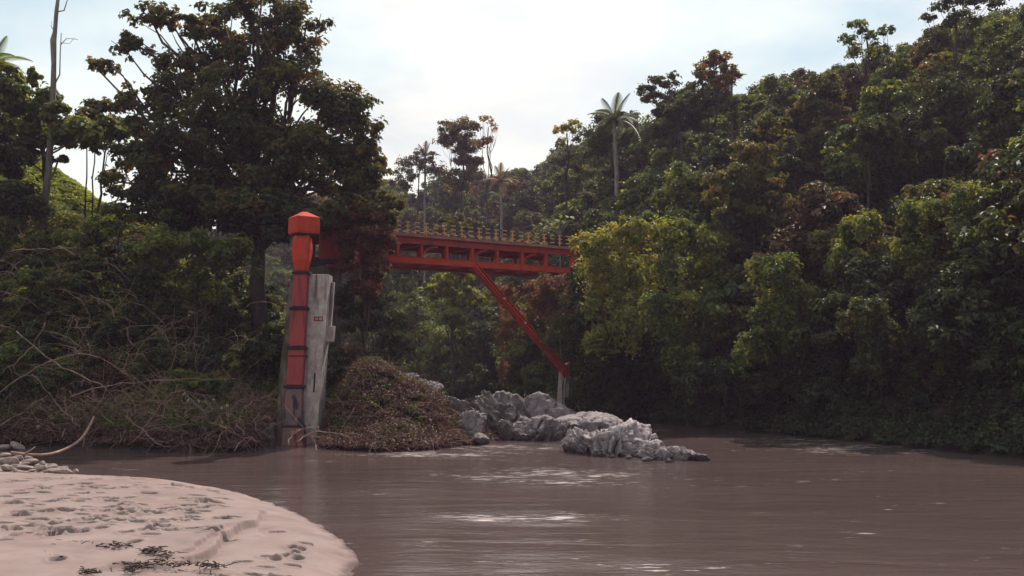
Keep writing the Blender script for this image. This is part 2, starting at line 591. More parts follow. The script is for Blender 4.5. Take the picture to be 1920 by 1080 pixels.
S(0, (220, -60), (60, -8), (25, 3), (10, 8), (2, 12), (-1.8, 15), W(655, 1085), W(668, 1070), W(671, 1055), W(666, 1040), W(652, 1023), W(630, 1004), W(600, 985), W(562, 966), W(520, 950),
  W(482, 936), W(440, 924), W(355, 912), W(270, 905), W(152, 896), W(128, 880), W(82, 862), W(60, 852), W(-80, 849))
S(1, W(-80, 838), W(40, 836), W(170, 837), W(300, 846), W(430, 850), W(492, 840), W(522, 824), W(586, 825), W(602, 842), W(700, 849), W(800, 845), W(880, 836), W(915, 828),
  (-1.0, 50), (-4.5, 54.5), (-7.5, 60), (-10, 70), (-14, 82), (-22, 110), (-60, 140), (-120, 150))
S(2, (-120, 166), (-60, 156), (-14, 122), (-9, 105), W(870, 757), (0, 82), (1.8, 72))
S(3, (2.6, 66.5), (5.0, 64.8), W(1200, 790), W(1380, 806), W(1560, 825), W(1920, 862), (28, 25), (45, 14), (90, 4), (220, -10))
SH = np.array([(a, b) for a, b, c in shore])
SZ = np.array([c for a, b, c in shore])


def smooth(x, a, b):
    t = np.clip((x - a) / (b - a), 0, 1)
    return t * t * (3 - 2 * t)


def hgt(x, y):
    x = np.atleast_1d(np.asarray(x, float)).ravel()
    y = np.atleast_1d(np.asarray(y, float)).ravel()
    n = len(SH)
    D = np.full((4, len(x)), 1e9)
    inside = np.zeros(len(x), bool)
    for i in range(n):
        ax, ay = SH[i]
        bx, by = SH[(i + 1) % n]
        dx, dy = bx - ax, by - ay
        t = np.clip(((x - ax) * dx + (y - ay) * dy) / (dx * dx + dy * dy), 0, 1)
        dd = np.hypot(x - ax - t * dx, y - ay - t * dy)
        D[SZ[i]] = np.minimum(D[SZ[i]], dd)
        c = ((ay > y) != (by > y)) & (x < (bx - ax) * (y - ay) / (by - ay + 1e-12) + ax)
        inside ^= c
    d = D.min(0)
    w = 1 / (D + 0.3) ** 4
    lf_ = 1 - smooth(x, -21, -17)
    w[0] *= 1 - lf_ * smooth(y, 41.5, 44.5)
    w[1] *= 1 - lf_ * (1 - smooth(y, 41.0, 43.5))
    w /= w.sum(0)
    hs = 0.55 * (1 - np.exp(-d / 1.3)) + 1.75 * (1 - smooth(y, 1, 13)) * smooth(d, 0, 3)
    hl = np.interp(d, [0, 1, 3, 6, 10, 14, 20, 30, 45, 80, 200], [0, .5, 1.6, 4.0, 8.0, 11.2, 15.0, 20.5, 27, 33, 45])
    hf = np.interp(d, [0, 2, 6, 15, 30, 60, 100, 200], [0, .6, 3, 11, 21, 33, 42, 60]) * (1 + .35 * smooth(x, -2, 22))
    hr = np.interp(d, [0, 2, 5, 10, 20, 30, 45, 80, 200], [0, .8, 4, 9, 16.5, 22.5, 28.5, 38, 60])
    h = w[0] * hs + w[1] * hl + w[2] * hf + w[3] * hr
    p = np.stack([x, y, 0 * x], 1)
    land = fbm(p * 0.16, 4, 3) * 0.9 * smooth(d, 0.5, 8) * (1 - w[0])
    h = h + land
    # spoil mound running down from the pylon to the riffle
    zt = np.interp(x, [-9.4, -8.5, -7.8, -6.5, -5, -3.5, -2, -0.9], [0, 3.2, 4.1, 3.75, 2.9, 2.0, 1.05, 0]) * np.exp(-((y - 48.5) / 3.2) ** 2) * smooth(d, 0, 2.6)
    zt = zt + fbm(p * 0.9, 3, 12) * 0.16 * smooth(d, 0, 2.6)
    h = np.where((x > -9.4) & (x < -0.9) & (y > 41) & (y < 56), np.maximum(h * (1 - .25 * np.exp(-((y - 48.5) / 3.5) ** 4)), zt), h)
    wz = -1.3 * (1 - np.exp(-d / 1.2))
    return np.where(inside, wz, h), d, inside, w


def ground_z(x, y):
    return float(hgt(x, y)[0][0])


def axis(fine_a, fine_b, step, far_a, far_b, g=1.25):
    a = list(np.arange(fine_a, fine_b + 1e-6, step))
    s, v = step, fine_b
    while v < far_b:
        s *= g
        v += s
        a.append(v)
    s, v = step, fine_a
    while v > far_a:
        s *= g
        v -= s
        a.insert(0, v)
    return np.array(a)


def grid_mesh(name, X, Y, Z, mat):
    ny, nx = X.shape
    V = np.stack([X.ravel(), Y.ravel(), Z.ravel()], 1)
    i = np.arange(ny * nx).reshape(ny, nx)
    Fc = np.stack([i[:-1, :-1].ravel(), i[:-1, 1:].ravel(), i[1:, 1:].ravel(), i[1:, :-1].ravel()], 1)
    return mesh_np(name, V, Fc, mat, smooth=True)


gx = axis(-55, 75, 0.9, -1500, 1500)
gy = axis(8, 150, 0.9, -200, 2500)
GX, GY = np.meshgrid(gx, gy)
gz, gd, gin, gw = hgt(GX, GY)
gz = gz - np.where(gin, 0.25, 0.0) - 0.16 * gw[0]
ground = link('ground', grid_mesh('ground', GX, GY, gz.reshape(GX.shape), M['soil']))
tag(ground, kind='structure')

wx, wy = np.meshgrid(np.linspace(-200, 250, 30), np.linspace(-80, 160, 20))
river = link('river_water', grid_mesh('river_water', wx, wy, 0 * wx, M['water']))
tag(river, kind='structure')

# sand bar: a fine sheet with footprints and little scarps cut by the falling river
U = np.linspace(-0.62, -0.09, 330)
YY = 14.5 * (36.0 / 14.5) ** np.linspace(0, 1, 420)
su, sy = np.meshgrid(U, YY)
sxx = su * sy
sz, sdist, sins, _w = hgt(sxx, sy)
sz = sz.reshape(sxx.shape)
flat = smooth(sdist, 0.2, 1.5).reshape(sxx.shape) * (~sins.reshape(sxx.shape))
pp = np.stack([sxx.ravel(), sy.ravel(), 0 * sxx.ravel()], 1)
sz = sz + flat * (fbm(pp * 0.35, 3, 5) * 0.05 + fbm(pp * 2.2, 3, 8) * 0.008).reshape(sxx.shape)

edge = (np.exp(-(sdist / 0.35) ** 2)).reshape(sxx.shape)
sz = sz + edge * (fbm(pp * np.array([5.0, 3.0, 1]), 4, 33) * 0.045).reshape(sxx.shape)


def WS(px, py):
    return W(px, py, 0.5)


def scarp(pts, hgt_, soft, reach):
    global sz
    A = np.array([WS(*p) for p in pts])
    best = np.full(sxx.shape, 1e9)
    side = np.zeros(sxx.shape)
    tt = np.zeros(sxx.shape)
    n = len(A) - 1
    wob = (fbm(pp * 1.6, 4, 21) * 0.13).reshape(sxx.shape)
    for i in range(n):
        a, b = A[i], A[i + 1]
        dx, dy = b - a
        t = np.clip(((sxx - a[0]) * dx + (sy - a[1]) * dy) / (dx * dx + dy * dy), 0, 1)
        d = np.hypot(sxx - a[0] - t * dx, sy - a[1] - t * dy)
        cr = (dx * (sy - a[1]) - dy * (sxx - a[0])) / math.hypot(dx, dy)
        m = d < best
        best = np.where(m, d, best)
        side = np.where(m, np.sign(cr) * d, side)
        tt = np.where(m, (i + t) / n, tt)
    s = side + wob
    taper = np.clip(4 * tt * (1 - tt), 0, 1) ** 0.7
    sz = sz + hgt_ * np.tanh(s / soft) * np.exp(-np.abs(s) / reach) * taper * (best < reach * 5)


scarp([(325, 1062), (350, 1045), (390, 1030), (425, 1005), (470, 980), (492, 955), (497, 938)], 0.10, 0.018, 0.5)
scarp([(320, 1042), (370, 1018), (420, 1000), (440, 985)], 0.06, 0.02, 0.35)
scarp([(470, 1000), (500, 980), (530, 968)], 0.035, 0.04, 0.3)
scarp([(150, 1085), (230, 1060), (330, 1062)], 0.06, 0.06, 0.5)
foot = []
trails = [((40, 905), (300, 895), 9), ((20, 925), (330, 918), 9), ((10, 948), (260, 935), 8), ((20, 965), (210, 957), 8), ((285, 968), (385, 945), 6),
          ((10, 1000), (130, 985), 6), ((100, 1012), (210, 995), 6), ((140, 985), (200, 970), 3), ((215, 978), (370, 982), 7), ((0, 1022), (60, 1012), 3), ((260, 1000), (320, 990), 3),
          ((350, 935), (420, 940), 4), ((200, 940), (270, 945), 3), ((390, 945), (420, 944), 2), ((555, 1030), (552, 1010), 2), ((500, 1040), (575, 1000), 3),
          ((495, 1068), (590, 1062), 3), ((105, 1060), (115, 1056), 1), ((250, 1020), (262, 1018), 1), ((615, 1035), (640, 1050), 1), ((320, 905), (420, 915), 4), ((60, 975), (90, 1010), 2)]
for a, b, n in trails:
    for k in range(n):
        t = (k + 0.5) / n
        q = (a[0] + (b[0] - a[0]) * t + random.uniform(-7, 7), a[1] + (b[1] - a[1]) * t + random.uniform(-4, 4))
        foot.append((*WS(*q), math.atan2(WS(*b)[1] - WS(*a)[1], WS(*b)[0] - WS(*a)[0]) + random.uniform(-.4, .4), random.uniform(.8, 1.25)))
for k in range(120):
    q = WS(random.uniform(0, 430), random.uniform(902, 1010))
    foot.append((*q, random.uniform(-.5, .5), random.uniform(.7, 1.5)))
for q in ((505, 1028), (552, 1036), (556, 1010), (498, 1046), (575, 998), (598, 1028), (622, 1048), (478, 1066), (566, 1062), (455, 1040), (520, 985), (610, 1008), (395, 1062), (420, 1075)):
    foot.append((*WS(*q), random.uniform(-.8, .8), random.uniform(.8, 1.3)))
for fx, fy, fa, fs in foot:
    m = (abs(sxx - fx) < 0.6) & (abs(sy - fy) < 0.6) & (flat > 0.5)
    if not m.any():
        continue
    dx, dy = sxx[m] - fx, sy[m] - fy
    a = (dx * math.cos(fa) + dy * math.sin(fa)) / (0.17 * fs)
    b = (-dx * math.sin(fa) + dy * math.cos(fa)) / (0.085 * fs + 0.02)
    r = np.sqrt(a * a + b * b)
    sz[m] += -0.14 * fs * (1 - smooth(r, 0.8, 1.08)) + 0.028 * np.exp(-((r - 1.4) / 0.3) ** 2)
sand = link('sand_bar', grid_mesh('sand_bar', sxx, sy, sz, M['sand']))
tag(sand, kind='structure')


# ---------------------------------------------------------------- foliage tools
def leaf_quads(C, Nn, size, asp=0.5, tint=None, updir=None):
    """rhombus leaves with a fold along the midrib"""
    n = len(C)
    Nn = Nn / (np.linalg.norm(Nn, axis=1)[:, None] + 1e-9)
    r = rng.normal(size=(n, 3))
    if updir is not None:
        r = r * 0.6 + updir
    T = r - (r * Nn).sum(1)[:, None] * Nn
    T /= np.linalg.norm(T, axis=1)[:, None] + 1e-9
    B = np.cross(Nn, T)
    s = size[:, None]
    w = asp * (0.8 + 0.4 * rng.random((n, 1)))
    bend = Nn * s * 0.18
    V = np.stack([C - T * s * 0.5 - bend * .5, C + B * s * w * 0.5 + bend * .6 + T * s * 0.05, C + T * s * 0.5 - bend * .8, C - B * s * w * 0.5 + bend * .6 + T * s * 0.05], 1).reshape(-1, 3)
    i = np.arange(n) * 4
    Fc = np.concatenate([np.stack([i, i + 1, i + 2], 1), np.stack([i, i + 2, i + 3], 1)])
    tv = np.repeat(tint if tint is not None else rng.random(n), 4)
    return V, Fc, tv


LS = 1.14


def foliage(lobes, n, size, flat=0.75, sub=14, tint0=0.45, spread=0.30, density_var=0.5, droop=0.0):
    """lobes: list of (centre, (rx,ry,rz)); leaves gather in clumps near each lobe's skin"""
    n = int(n * 0.88)
    Cs, Ns, Ts = [], [], []
    areas = np.array([(a[0] * a[2] + a[0] * a[1]) for c, a in lobes])
    areas = areas / areas.sum()
    for (c, r), ar in zip(lobes, areas):
        c, r = np.asarray(c, float), np.asarray(r, float)
        k = max(5, int(sub * (1 + rng.random() * 0.5)))
        dr = rng.normal(size=(k, 3))
        dr[:, 2] = dr[:, 2] * 0.8 + 0.25
        dr /= np.linalg.norm(dr, axis=1)[:, None]
        sc = c + dr * r * rng.uniform(0.45, 0.98, (k, 1))
        sr = r.mean() * spread * rng.uniform(0.6, 1.4, k)
        wt = sr ** 2 * (1 + density_var * rng.normal(size=k)).clip(0.3, 2)
        cnt = np.maximum(4, (n * ar * wt / wt.sum()).astype(int))
        for j in range(k):
            g = rng.normal(size=(cnt[j], 3))
            g /= np.linalg.norm(g, axis=1)[:, None]
            rad = sr[j] * rng.random((cnt[j], 1)) ** 0.5 * np.where(rng.random((cnt[j], 1)) < .10, rng.uniform(1.1, 1.8, (cnt[j], 1)), 1)
            pos = sc[j] + g * rad * np.array([1.15, 1.15, flat])
            if droop:
                pos[:, 2] -= droop * sr[j] * rng.random(cnt[j]) ** 3 * 3
            Cs.append(pos)
            out = (pos - c) / r
            Ns.append(0.7 * g + 0.6 * out + np.array([0, 0, 0.7]) + rng.normal(size=g.shape) * 0.45)
            Ts.append(np.clip(tint0 + rng.normal() * 0.17 + rng.normal(size=cnt[j]) * 0.17, 0, 1))
    C = np.concatenate(Cs)
    Nn = np.concatenate(Ns)
    T = np.concatenate(Ts)
    sz_ = size * LS * rng.uniform(0.55, 1.45, len(C))
    return C, Nn, sz_, T


def crown_mesh(name, lobes, n, size, mat, origin, **kw):
    asp = kw.pop('asp', 0.55)
    C, Nn, s, T = foliage(lobes, n, size, **kw)
    V, Fc, tv = leaf_quads(C - np.asarray(origin), Nn, s, asp, T)
    return mesh_np(name, V, Fc, mat, attrs={'tint': tv})


def wiggle(a, b, k, amp):
    a, b = np.asarray(a, float), np.asarray(b, float)
    t = np.linspace(0, 1, k)[:, None]
    p = a + (b - a) * t
    j = rng.normal(size=(k, 3)) * amp
    j[0] = 0
    return p + j * np.sin(t * math.pi * 0.9)


def trunk_mb(base, lobes, r0, limbs=True, sway=0.15, fork=0.45, sides=7):
    mb = MB()
    base = np.asarray(base, float)
    cs = np.array([c for c, r in lobes])
    cen = cs.mean(0)
    h = max(cen[2] - base[2], 0.5)
    top = base + (cen - base) * np.array([0.8, 0.8, 1.0])
    pts = wiggle(base - np.array([0, 0, 0.4]), top, 8, sway * h * 0.1)
    mb.tube(pts, np.linspace(r0, r0 * 0.4, 8) * np.array([1.3] + [1] * 7), sides)
    if limbs:
        for c, r in lobes:
            i = int(np.clip(fork * 8 + rng.integers(0, 3), 1, 6))
            e = np.asarray(c) + np.array([0, 0, r[2] * 0.3])
            q = wiggle(pts[i], e, 6, 0.04 * np.linalg.norm(e - pts[i]))
            mb.tube(q, np.linspace(r0 * 0.42, r0 * 0.08, 6), 5)
            for s_ in range(3):
                dirn = rng.normal(size=3)
                dirn /= np.linalg.norm(dirn)
                e2 = np.asarray(c) + dirn * np.asarray(r) * 0.85
                mb.tube(wiggle(q[3], e2, 5, 0.04 * np.linalg.norm(e2 - q[3])), np.linspace(r0 * 0.16, r0 * 0.03, 5), 4)
    return mb


def px_lobes(lst, d, depth=0.8):
    out = []
    for q in lst:
        px, py, rx, ry = q[:4]
        dd = d + (q[4] if len(q) > 4 else rng.uniform(-1, 1) * rx / F * d * depth)
        out.append((P(px, py, dd), (rx / F * dd, rx / F * dd * 0.95, ry / F * dd)))
    return out


def hero(name, label, cat, lst, d, leaves, size, mat, r0=0.2, base=None, bark='bark', group=None, limbs=True, crown='crown', fork=0.45, **kw):
    lobes = px_lobes(lst, d)
    if base is None:
        c = np.mean([l[0] for l in lobes], 0)
        base = (c[0], c[1] + 0.5) if name not in ('hanging_bush', 'vine_covered_bush') else (c[0] + 1.2, c[1] + 2.2)
    elif len(base) == 2 and isinstance(base, list):
        base = tuple(P(base[0], 400, base[1])[:2])
    bz = ground_z(base[0], base[1])
    B = np.array([base[0], base[1], bz])
    o = empty(name, B, label, cat, group)
    tm = trunk_mb(B, lobes, r0, limbs=limbs, fork=fork)
    tm.build('trunk', M[bark], o, origin=B, smooth=True)
    me = crown_mesh(crown, lobes, leaves, size, M[mat], B, **kw)
    link(crown, me, o)
    return o


# ---------------------------------------------------------------- scattered trees on the slopes (shared meshes)
def proto(k, kind):
    """local tree, trunk base at origin, about 1 unit = 1 m"""
    if kind == 'round':
        H, Rr = rng.uniform(6.0, 8.0), rng.uniform(2.4, 3.2)
        lobes = []
        for j in range(15):
            a = j * 2.4 + rng.uniform(-.5, .5)
            zf = (j + .5) / 15
            q = (1 - zf ** 2.2) * Rr * rng.uniform(.55, 1.0)
            lobes.append((np.array([q * math.cos(a), q * math.sin(a), 1.3 + zf * (H - 2.0)]), (rng.uniform(1.0, 1.6), rng.uniform(1.0, 1.6), rng.uniform(.7, 1.15))))
        n, s = 11000, 0.235
    elif kind == 'tall':
        H = rng.uniform(9, 11)
        lobes = []
        for j in range(6):
            a = rng.uniform(0, 2 * math.pi)
            q = rng.uniform(0.1, 1.0) * 2.0
            lobes.append((np.array([q * math.cos(a), q * math.sin(a), H - rng.uniform(0.3, 3.8)]), (rng.uniform(.8, 1.4), rng.uniform(.8, 1.4), rng.uniform(.5, .9))))
        n, s = 6500, 0.24
    else:
        lobes = []
        for j in range(6):
            a = rng.uniform(0, 2 * math.pi)
            q = rng.uniform(0.1, 1.0) * 1.7
            lobes.append((np.array([q * math.cos(a), q * math.sin(a), rng.uniform(0.7, 2.8)]), (rng.uniform(.8, 1.3), rng.uniform(.8, 1.3), rng.uniform(.6, 1.0))))
        n, s = 6500, 0.20
    o0 = np.zeros(3)
    cm_ = crown_mesh('crown', lobes, n, s, None, o0, sub=13, spread=0.30)
    tm = trunk_mb(o0, lobes[::3], 0.11 if kind != 'bush' else 0.05, sides=6)
    V = np.concatenate(tm.v)
    tme = bpy.data.meshes.new('trunk')
    tme.from_pydata(V.tolist(), [], tm.f)
    tme.materials.append(M['bark'])
    return cm_, tme


PROTO = {k: [proto(i, k) for i in range(n)] for k, n in (('round', 7), ('tall', 4), ('bush', 6))}


SCAT = []


def place(kind, x, y, scale, mat, name, label, cat, group, rot=None, zs=1.0, lean=0.0):
    cme, tme = PROTO[kind][rng.integers(len(PROTO[kind]))]
    z = ground_z(x, y)
    o = empty(name, (x, y, z), label, cat, group)
    o.rotation_euler = (rng.normal() * 0.06, rng.normal() * 0.06 + lean, rng.uniform(0, 6.28) if rot is None else rot)
    o.scale = (scale, scale, scale * zs)
    t = link('trunk', tme, o)
    c = link('crown', cme, o)
    if len(cme.materials) == 0:
        cme.materials.append(M['leaf_green'])
    c.material_slots[0].link = 'OBJECT'
    c.material_slots[0].material = M[mat]
    u_, v_, _q = proj(np.array([x, y, z + 4 * scale * (1 if kind != 'bush' else .45)]))
    SCAT.append((o, cat if kind != 'bush' else 'shrub', tone_word(mat), float(u_[0]), float(v_[0]), scale, math.hypot(x, y), 'left bank' in group or 'lawn' in group or 'pylon' in group or 'big tree' in group))
    return o


def poisson(x0, x1, y0, y1, rmin, tries, ok):
    pts = []
    for _ in range(tries):
        p = (rng.uniform(x0, x1), rng.uniform(y0, y1))
        if pts and np.min(np.hypot(*(np.array(pts) - p).T)) < rmin:
            continue
        if not ok(p):
            continue
        pts.append(p)
    return pts


def inview(x, y, h, mx=120, my=120):
    z = ground_z(x, y) + h
    u, v, w_ = proj(np.array([x, y, z]))
    return w_[0] > 5 and -mx < u[0] < 1920 + mx and -my < v[0] < 1080


def tone_word(m):
    return {'leaf_dark': 'dark green', 'leaf_green': 'mid green', 'leaf_yellow': 'yellow green', 'leaf_olive': 'olive', 'leaf_brown': 'brownish', 'leaf_red': 'reddish'}[m]


def region(u, v):
    """where a plant on the slopes is seen from the sand bar, told by landmarks"""
    if u < 1000:
        return 'above the bridge deck in the middle of the valley' if v < 430 else 'below the red bridge on the far bank'
    if u < 1300:
        return 'near the skyline beside the tall palm' if v < 330 else 'beside the right end of the bridge'
    if u < 1600:
        if v < 260:
            return 'along the sloping skyline of the right hill'
        return 'half way up the right hill' if v < 520 else 'low over the water on the right bank'
    if v < 260:
        return 'at the top right corner of the picture'
    return 'in the deep shade at the right edge' if v < 560 else 'at the foot of the shaded right bank'


def ok_right(p):
    h, d, ins, w_ = hgt(p[0], p[1])
    u = 960 + F * p[0] / p[1]
    if 850 < u < 1095 and p[1] < 78:
        return False
    return (not ins[0]) and d[0] > 2.0 and (w_[3][0] + w_[2][0]) > 0.6 and inview(p[0], p[1], 5)


def relabel():
    cols = [(560, 'behind the big tree'), (700, 'left of the rust red bush'), (790, 'at the bridge truss left end'), (870, 'just left of the strut head'), (960, 'just right of the strut head'),
            (1050, 'toward the bridge right end'), (1130, 'beside the bridge right end'), (1210, 'beneath the tall palm'), (1300, 'right of the tall palm'), (1390, 'beneath the russet skyline crown'),
            (1480, 'right of the russet skyline crown'), (1570, 'left of the airy hilltop tree'), (1660, 'beneath the airy hilltop tree'), (1750, 'right of the airy hilltop tree'), (1840, 'near the right edge'), (2100, 'at the right edge')]
    rows = [(90, 'hill crest'), (180, 'just under the crest'), (270, 'upper slope'), (350, 'mid slope'), (430, 'bridge railing height'), (520, 'bridge truss height'), (600, 'mid strut height'), (680, 'strut foot height'), (1200, 'bank foot')]
    lcols = [(120, 'nearest the left edge'), (240, 'under the pasture'), (330, 'right of the pasture'), (420, 'below the big tree'), (510, 'left of the pylon'), (640, 'right of the pylon'), (900, 'left of the rust red bush')]
    lrows = [(420, 'bank top'), (500, 'upper bank'), (580, 'mid bank'), (660, 'lower bank'), (1200, 'bank foot')]
    by = {}
    for o, kindw, tone, u, v, sc, d, left in SCAT:
        c = next(t for a, t in (lcols if left else cols) if u < a or a in (900, 2100))
        r = next(t for a, t in (lrows if left else rows) if v < a)
        size = 'small' if sc < .85 else ('large' if sc > 1.12 else 'medium')
        lb = '%s %s %s, %s, %s' % (size, tone, kindw, r, c)
        by.setdefault(lb, []).append((d, o))
    for lb, l in by.items():
        l.sort(key=lambda q: q[0])
        for i, (d, o) in enumerate(l):
            pre = ''
            if len(l) > 1:
                pre = ['nearest ', 'second nearest ', 'third nearest ', 'fourth nearest ', 'fifth nearest ', 'sixth nearest ', 'seventh nearest ', 'eighth nearest ', 'ninth nearest ', 'tenth nearest ', 'farthest '][min(i, 10)]
            o['label'] = pre + lb
            if len(l) > 3 and 0 < i < len(l) - 1:
                o['group'] = lb


cnt = 0
for (x, y) in poisson(0, 75, 28, 125, 3.5, 3200, ok_right):
    d = math.hypot(x, y)
    sc = rng.choice([rng.uniform(0.8, 1.1), rng.uniform(1.1, 1.55)])
    g0 = ground_z(x, y)
    while sc > .55:
        uu, vv, _ = proj(np.array([x, y, g0 + 8.2 * sc]))
        if vv[0] > np.interp(uu[0], [1100, 1200, 1400, 1500, 1600, 1700, 1800, 1920], [230, 165, 140, 115, 92, 55, 12, -40]):
            break
        sc -= .08
    else:
        continue
    z = g0 + 6 * sc
    u, v, _ = proj(np.array([x, y, z]))
    kd = 'round' if rng.random() < 0.85 or v[0] < 180 else 'tall'
    if kd == 'tall' and v[0] < 150 and u[0] > 1400 and rng.random() < .7:
        kd = 'round'
    mt = rng.choice(['leaf_dark', 'leaf_green', 'leaf_olive', 'leaf_brown'], p=[.50, .34, .14, .02])
    rg_ = region(u[0], v[0])
    place(kd, x, y, sc, mt, 'broadleaf_tree', 'leafy %s broadleaf tree %s' % (tone_word(mt), rg_), 'tree', '%s trees %s' % (tone_word(mt), rg_))
    cnt += 1
print('right trees', cnt)


def ok_far(p):
    h, d, ins, w_ = hgt(p[0], p[1])
    u = 960 + F * p[0] / p[1]
    return (not ins[0]) and d[0] > 2.0 and w_[2][0] > 0.5 and 560 < u < 1180 and p[1] > 84


cnt = 0
for (x, y) in poisson(-50, 22, 80, 200, 5.0, 1900, ok_far):
    sc = rng.uniform(0.85, 1.25) * (1.0 if y < 120 else 1.25)
    z = ground_z(x, y) + 6 * sc
    u, v, _ = proj(np.array([x, y, z]))
    mt = rng.choice(['leaf_dark', 'leaf_green', 'leaf_olive', 'leaf_brown'], p=[.35, .40, .20, .05])
    rg_ = region(u[0], v[0])
    place('round', x, y, sc, mt, 'broadleaf_tree', 'leafy %s broadleaf tree %s' % (tone_word(mt), rg_), 'tree', '%s trees %s' % (tone_word(mt), rg_))
    cnt += 1
print('far trees', cnt)

for (x, y) in poisson(-85, -12, 84, 185, 5.5, 2200, lambda p: -40 < 960 + F * p[0] / p[1] < 640 and p[1] > 100 - .25 * (p[0] + 40) and (lambda r: r[3][1][0] > .5 and not r[2][0])(hgt(*p))):
    mt = rng.choice(['leaf_dark', 'leaf_green', 'leaf_olive'])
    place('round', x, y, rng.uniform(.8, 1.1), mt, 'broadleaf_tree', 'tree beyond the pasture', 'tree', 'trees beyond the lawn')

for (x, y) in poisson(-75, -25, 118, 240, 5.5, 1500, lambda p: 430 < 960 + F * p[0] / p[1] < 610 and (lambda r: r[1][0] > 1 and not r[2][0])(hgt(*p))):
    place('round', x, y, rng.uniform(1.0, 1.4), rng.choice(['leaf_dark', 'leaf_green']), 'broadleaf_tree', 'distant tree', 'tree', 'distant trees behind the pylon')

# shrubs along the foot of the right and far banks
for (x, y) in poisson(-25, 32, 26, 105, 2.6, 2500, lambda p: (lambda r: (not r[2][0]) and 0.3 < r[1][0] < 7 and (p[0] < 9 or r[1][0] > 1.5) and not (950 < 960 + F * p[0] / p[1] < 1135 and p[1] < 75) and (r[3][3][0] + r[3][2][0]) > 0.6 and inview(p[0], p[1], 2))(hgt(*p)))[:110]:
    mt = rng.choice(['leaf_dark', 'leaf_green', 'leaf_olive'], p=[.5, .35, .15]) if x < 9 else 'leaf_dark'  # right bank shrubs all get the darkest leaves, shade put into colour
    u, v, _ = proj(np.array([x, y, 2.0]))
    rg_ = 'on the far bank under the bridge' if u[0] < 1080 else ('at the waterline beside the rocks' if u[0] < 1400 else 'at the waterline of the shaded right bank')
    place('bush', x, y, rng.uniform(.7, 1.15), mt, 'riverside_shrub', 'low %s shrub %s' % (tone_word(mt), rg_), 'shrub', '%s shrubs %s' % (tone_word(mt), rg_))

# shrubs on the left bank face


def ok_left(p):
    h, d, ins, w_ = hgt(p[0], p[1])
    u = 960 + F * p[0] / p[1]
    lawn = 40 < u < 290 and p[1] > 61
    mound = p[0] > -9.5
    z_ = h[0] + 3.2
    if -10 < u < 310 and 680 - (z_ - CZ) / p[1] * F < 405:
        return False
    pyl = abs(p[0] + 9.9) < 1.5 and p[1] < 52
    return (not ins[0]) and d[0] > 2.5 and w_[1][0] > 0.7 and -60 < u < 760 and p[1] < 72 and not lawn and not mound and not pyl


for (x, y) in poisson(-36, -6, 44, 74, 2.1, 3000, ok_left):
    mt = rng.choice(['leaf_dark', 'leaf_green', 'leaf_olive', 'leaf_brown'], p=[.35, .42, .13, .10])
    u, v, _ = proj(np.array([x, y, ground_z(x, y) + 1.5]))
    rg_ = 'between the lawn and the brushwood on the left bank' if u[0] < 260 else ('on the left bank below the big tree' if u[0] < 500 else 'around the red pylon')
    place('bush', x, y, rng.uniform(.65, 1.05), mt, 'bank_shrub', 'bushy %s shrub %s' % (tone_word(mt), rg_), 'shrub', '%s shrubs %s' % (tone_word(mt), rg_))


# ---------------------------------------------------------------- undergrowth (stuff)
def undergrowth(name, x0, x1, y0, y1, nb, per, size, mat, ok, label, rad=(0.4, 1.0), tint0=0.45, lift=0.35):
    xs = rng.uniform(x0, x1, nb * 3)
    ys = rng.uniform(y0, y1, nb * 3)
    h, d, ins, w_ = hgt(xs, ys)
    m = ok(xs, ys, h, d, ins, w_)
    u, v, fw = proj(np.stack([xs, ys, h + .5], 1))
    m &= (u > -60) & (u < 1980) & (v > -80) & (v < 1100)
    m &= ~((u > 500) & (u < 592) & (ys < 48.8) & (ys > 40))
    m &= ~((u > 1005) & (u < 1090) & (ys < 69) & (ys > 60))
    xs, ys, h = xs[m][:nb], ys[m][:nb], h[m][:nb]
    k = len(xs)
    r = rng.uniform(rad[0], rad[1], k)
    ci = np.repeat(np.arange(k), per)
    g = rng.normal(size=(k * per, 3))
    g /= np.linalg.norm(g, axis=1)[:, None]
    g[:, 2] = abs(g[:, 2]) * 1.0 - 0.15
    pos = np.stack([xs, ys, h + r * lift], 1)[ci] + g * (r[ci] * rng.random(k * per) ** 0.4)[:, None] * np.array([1.2, 1.2, 0.8])
    tint = np.clip(tint0 + rng.normal(size=k)[ci] * 0.18 + rng.normal(size=k * per) * 0.15, 0, 1)
    V, Fc, tv = leaf_quads(pos, g + np.array([0, 0, 0.6]) + rng.normal(size=g.shape) * 0.5, size * rng.uniform(.6, 1.4, k * per), 0.55, tint)
    o = link(name, mesh_np(name, V, Fc, M[mat], attrs={'tint': tv}))
    tag(o, label, 'undergrowth', kind='stuff')
    return o


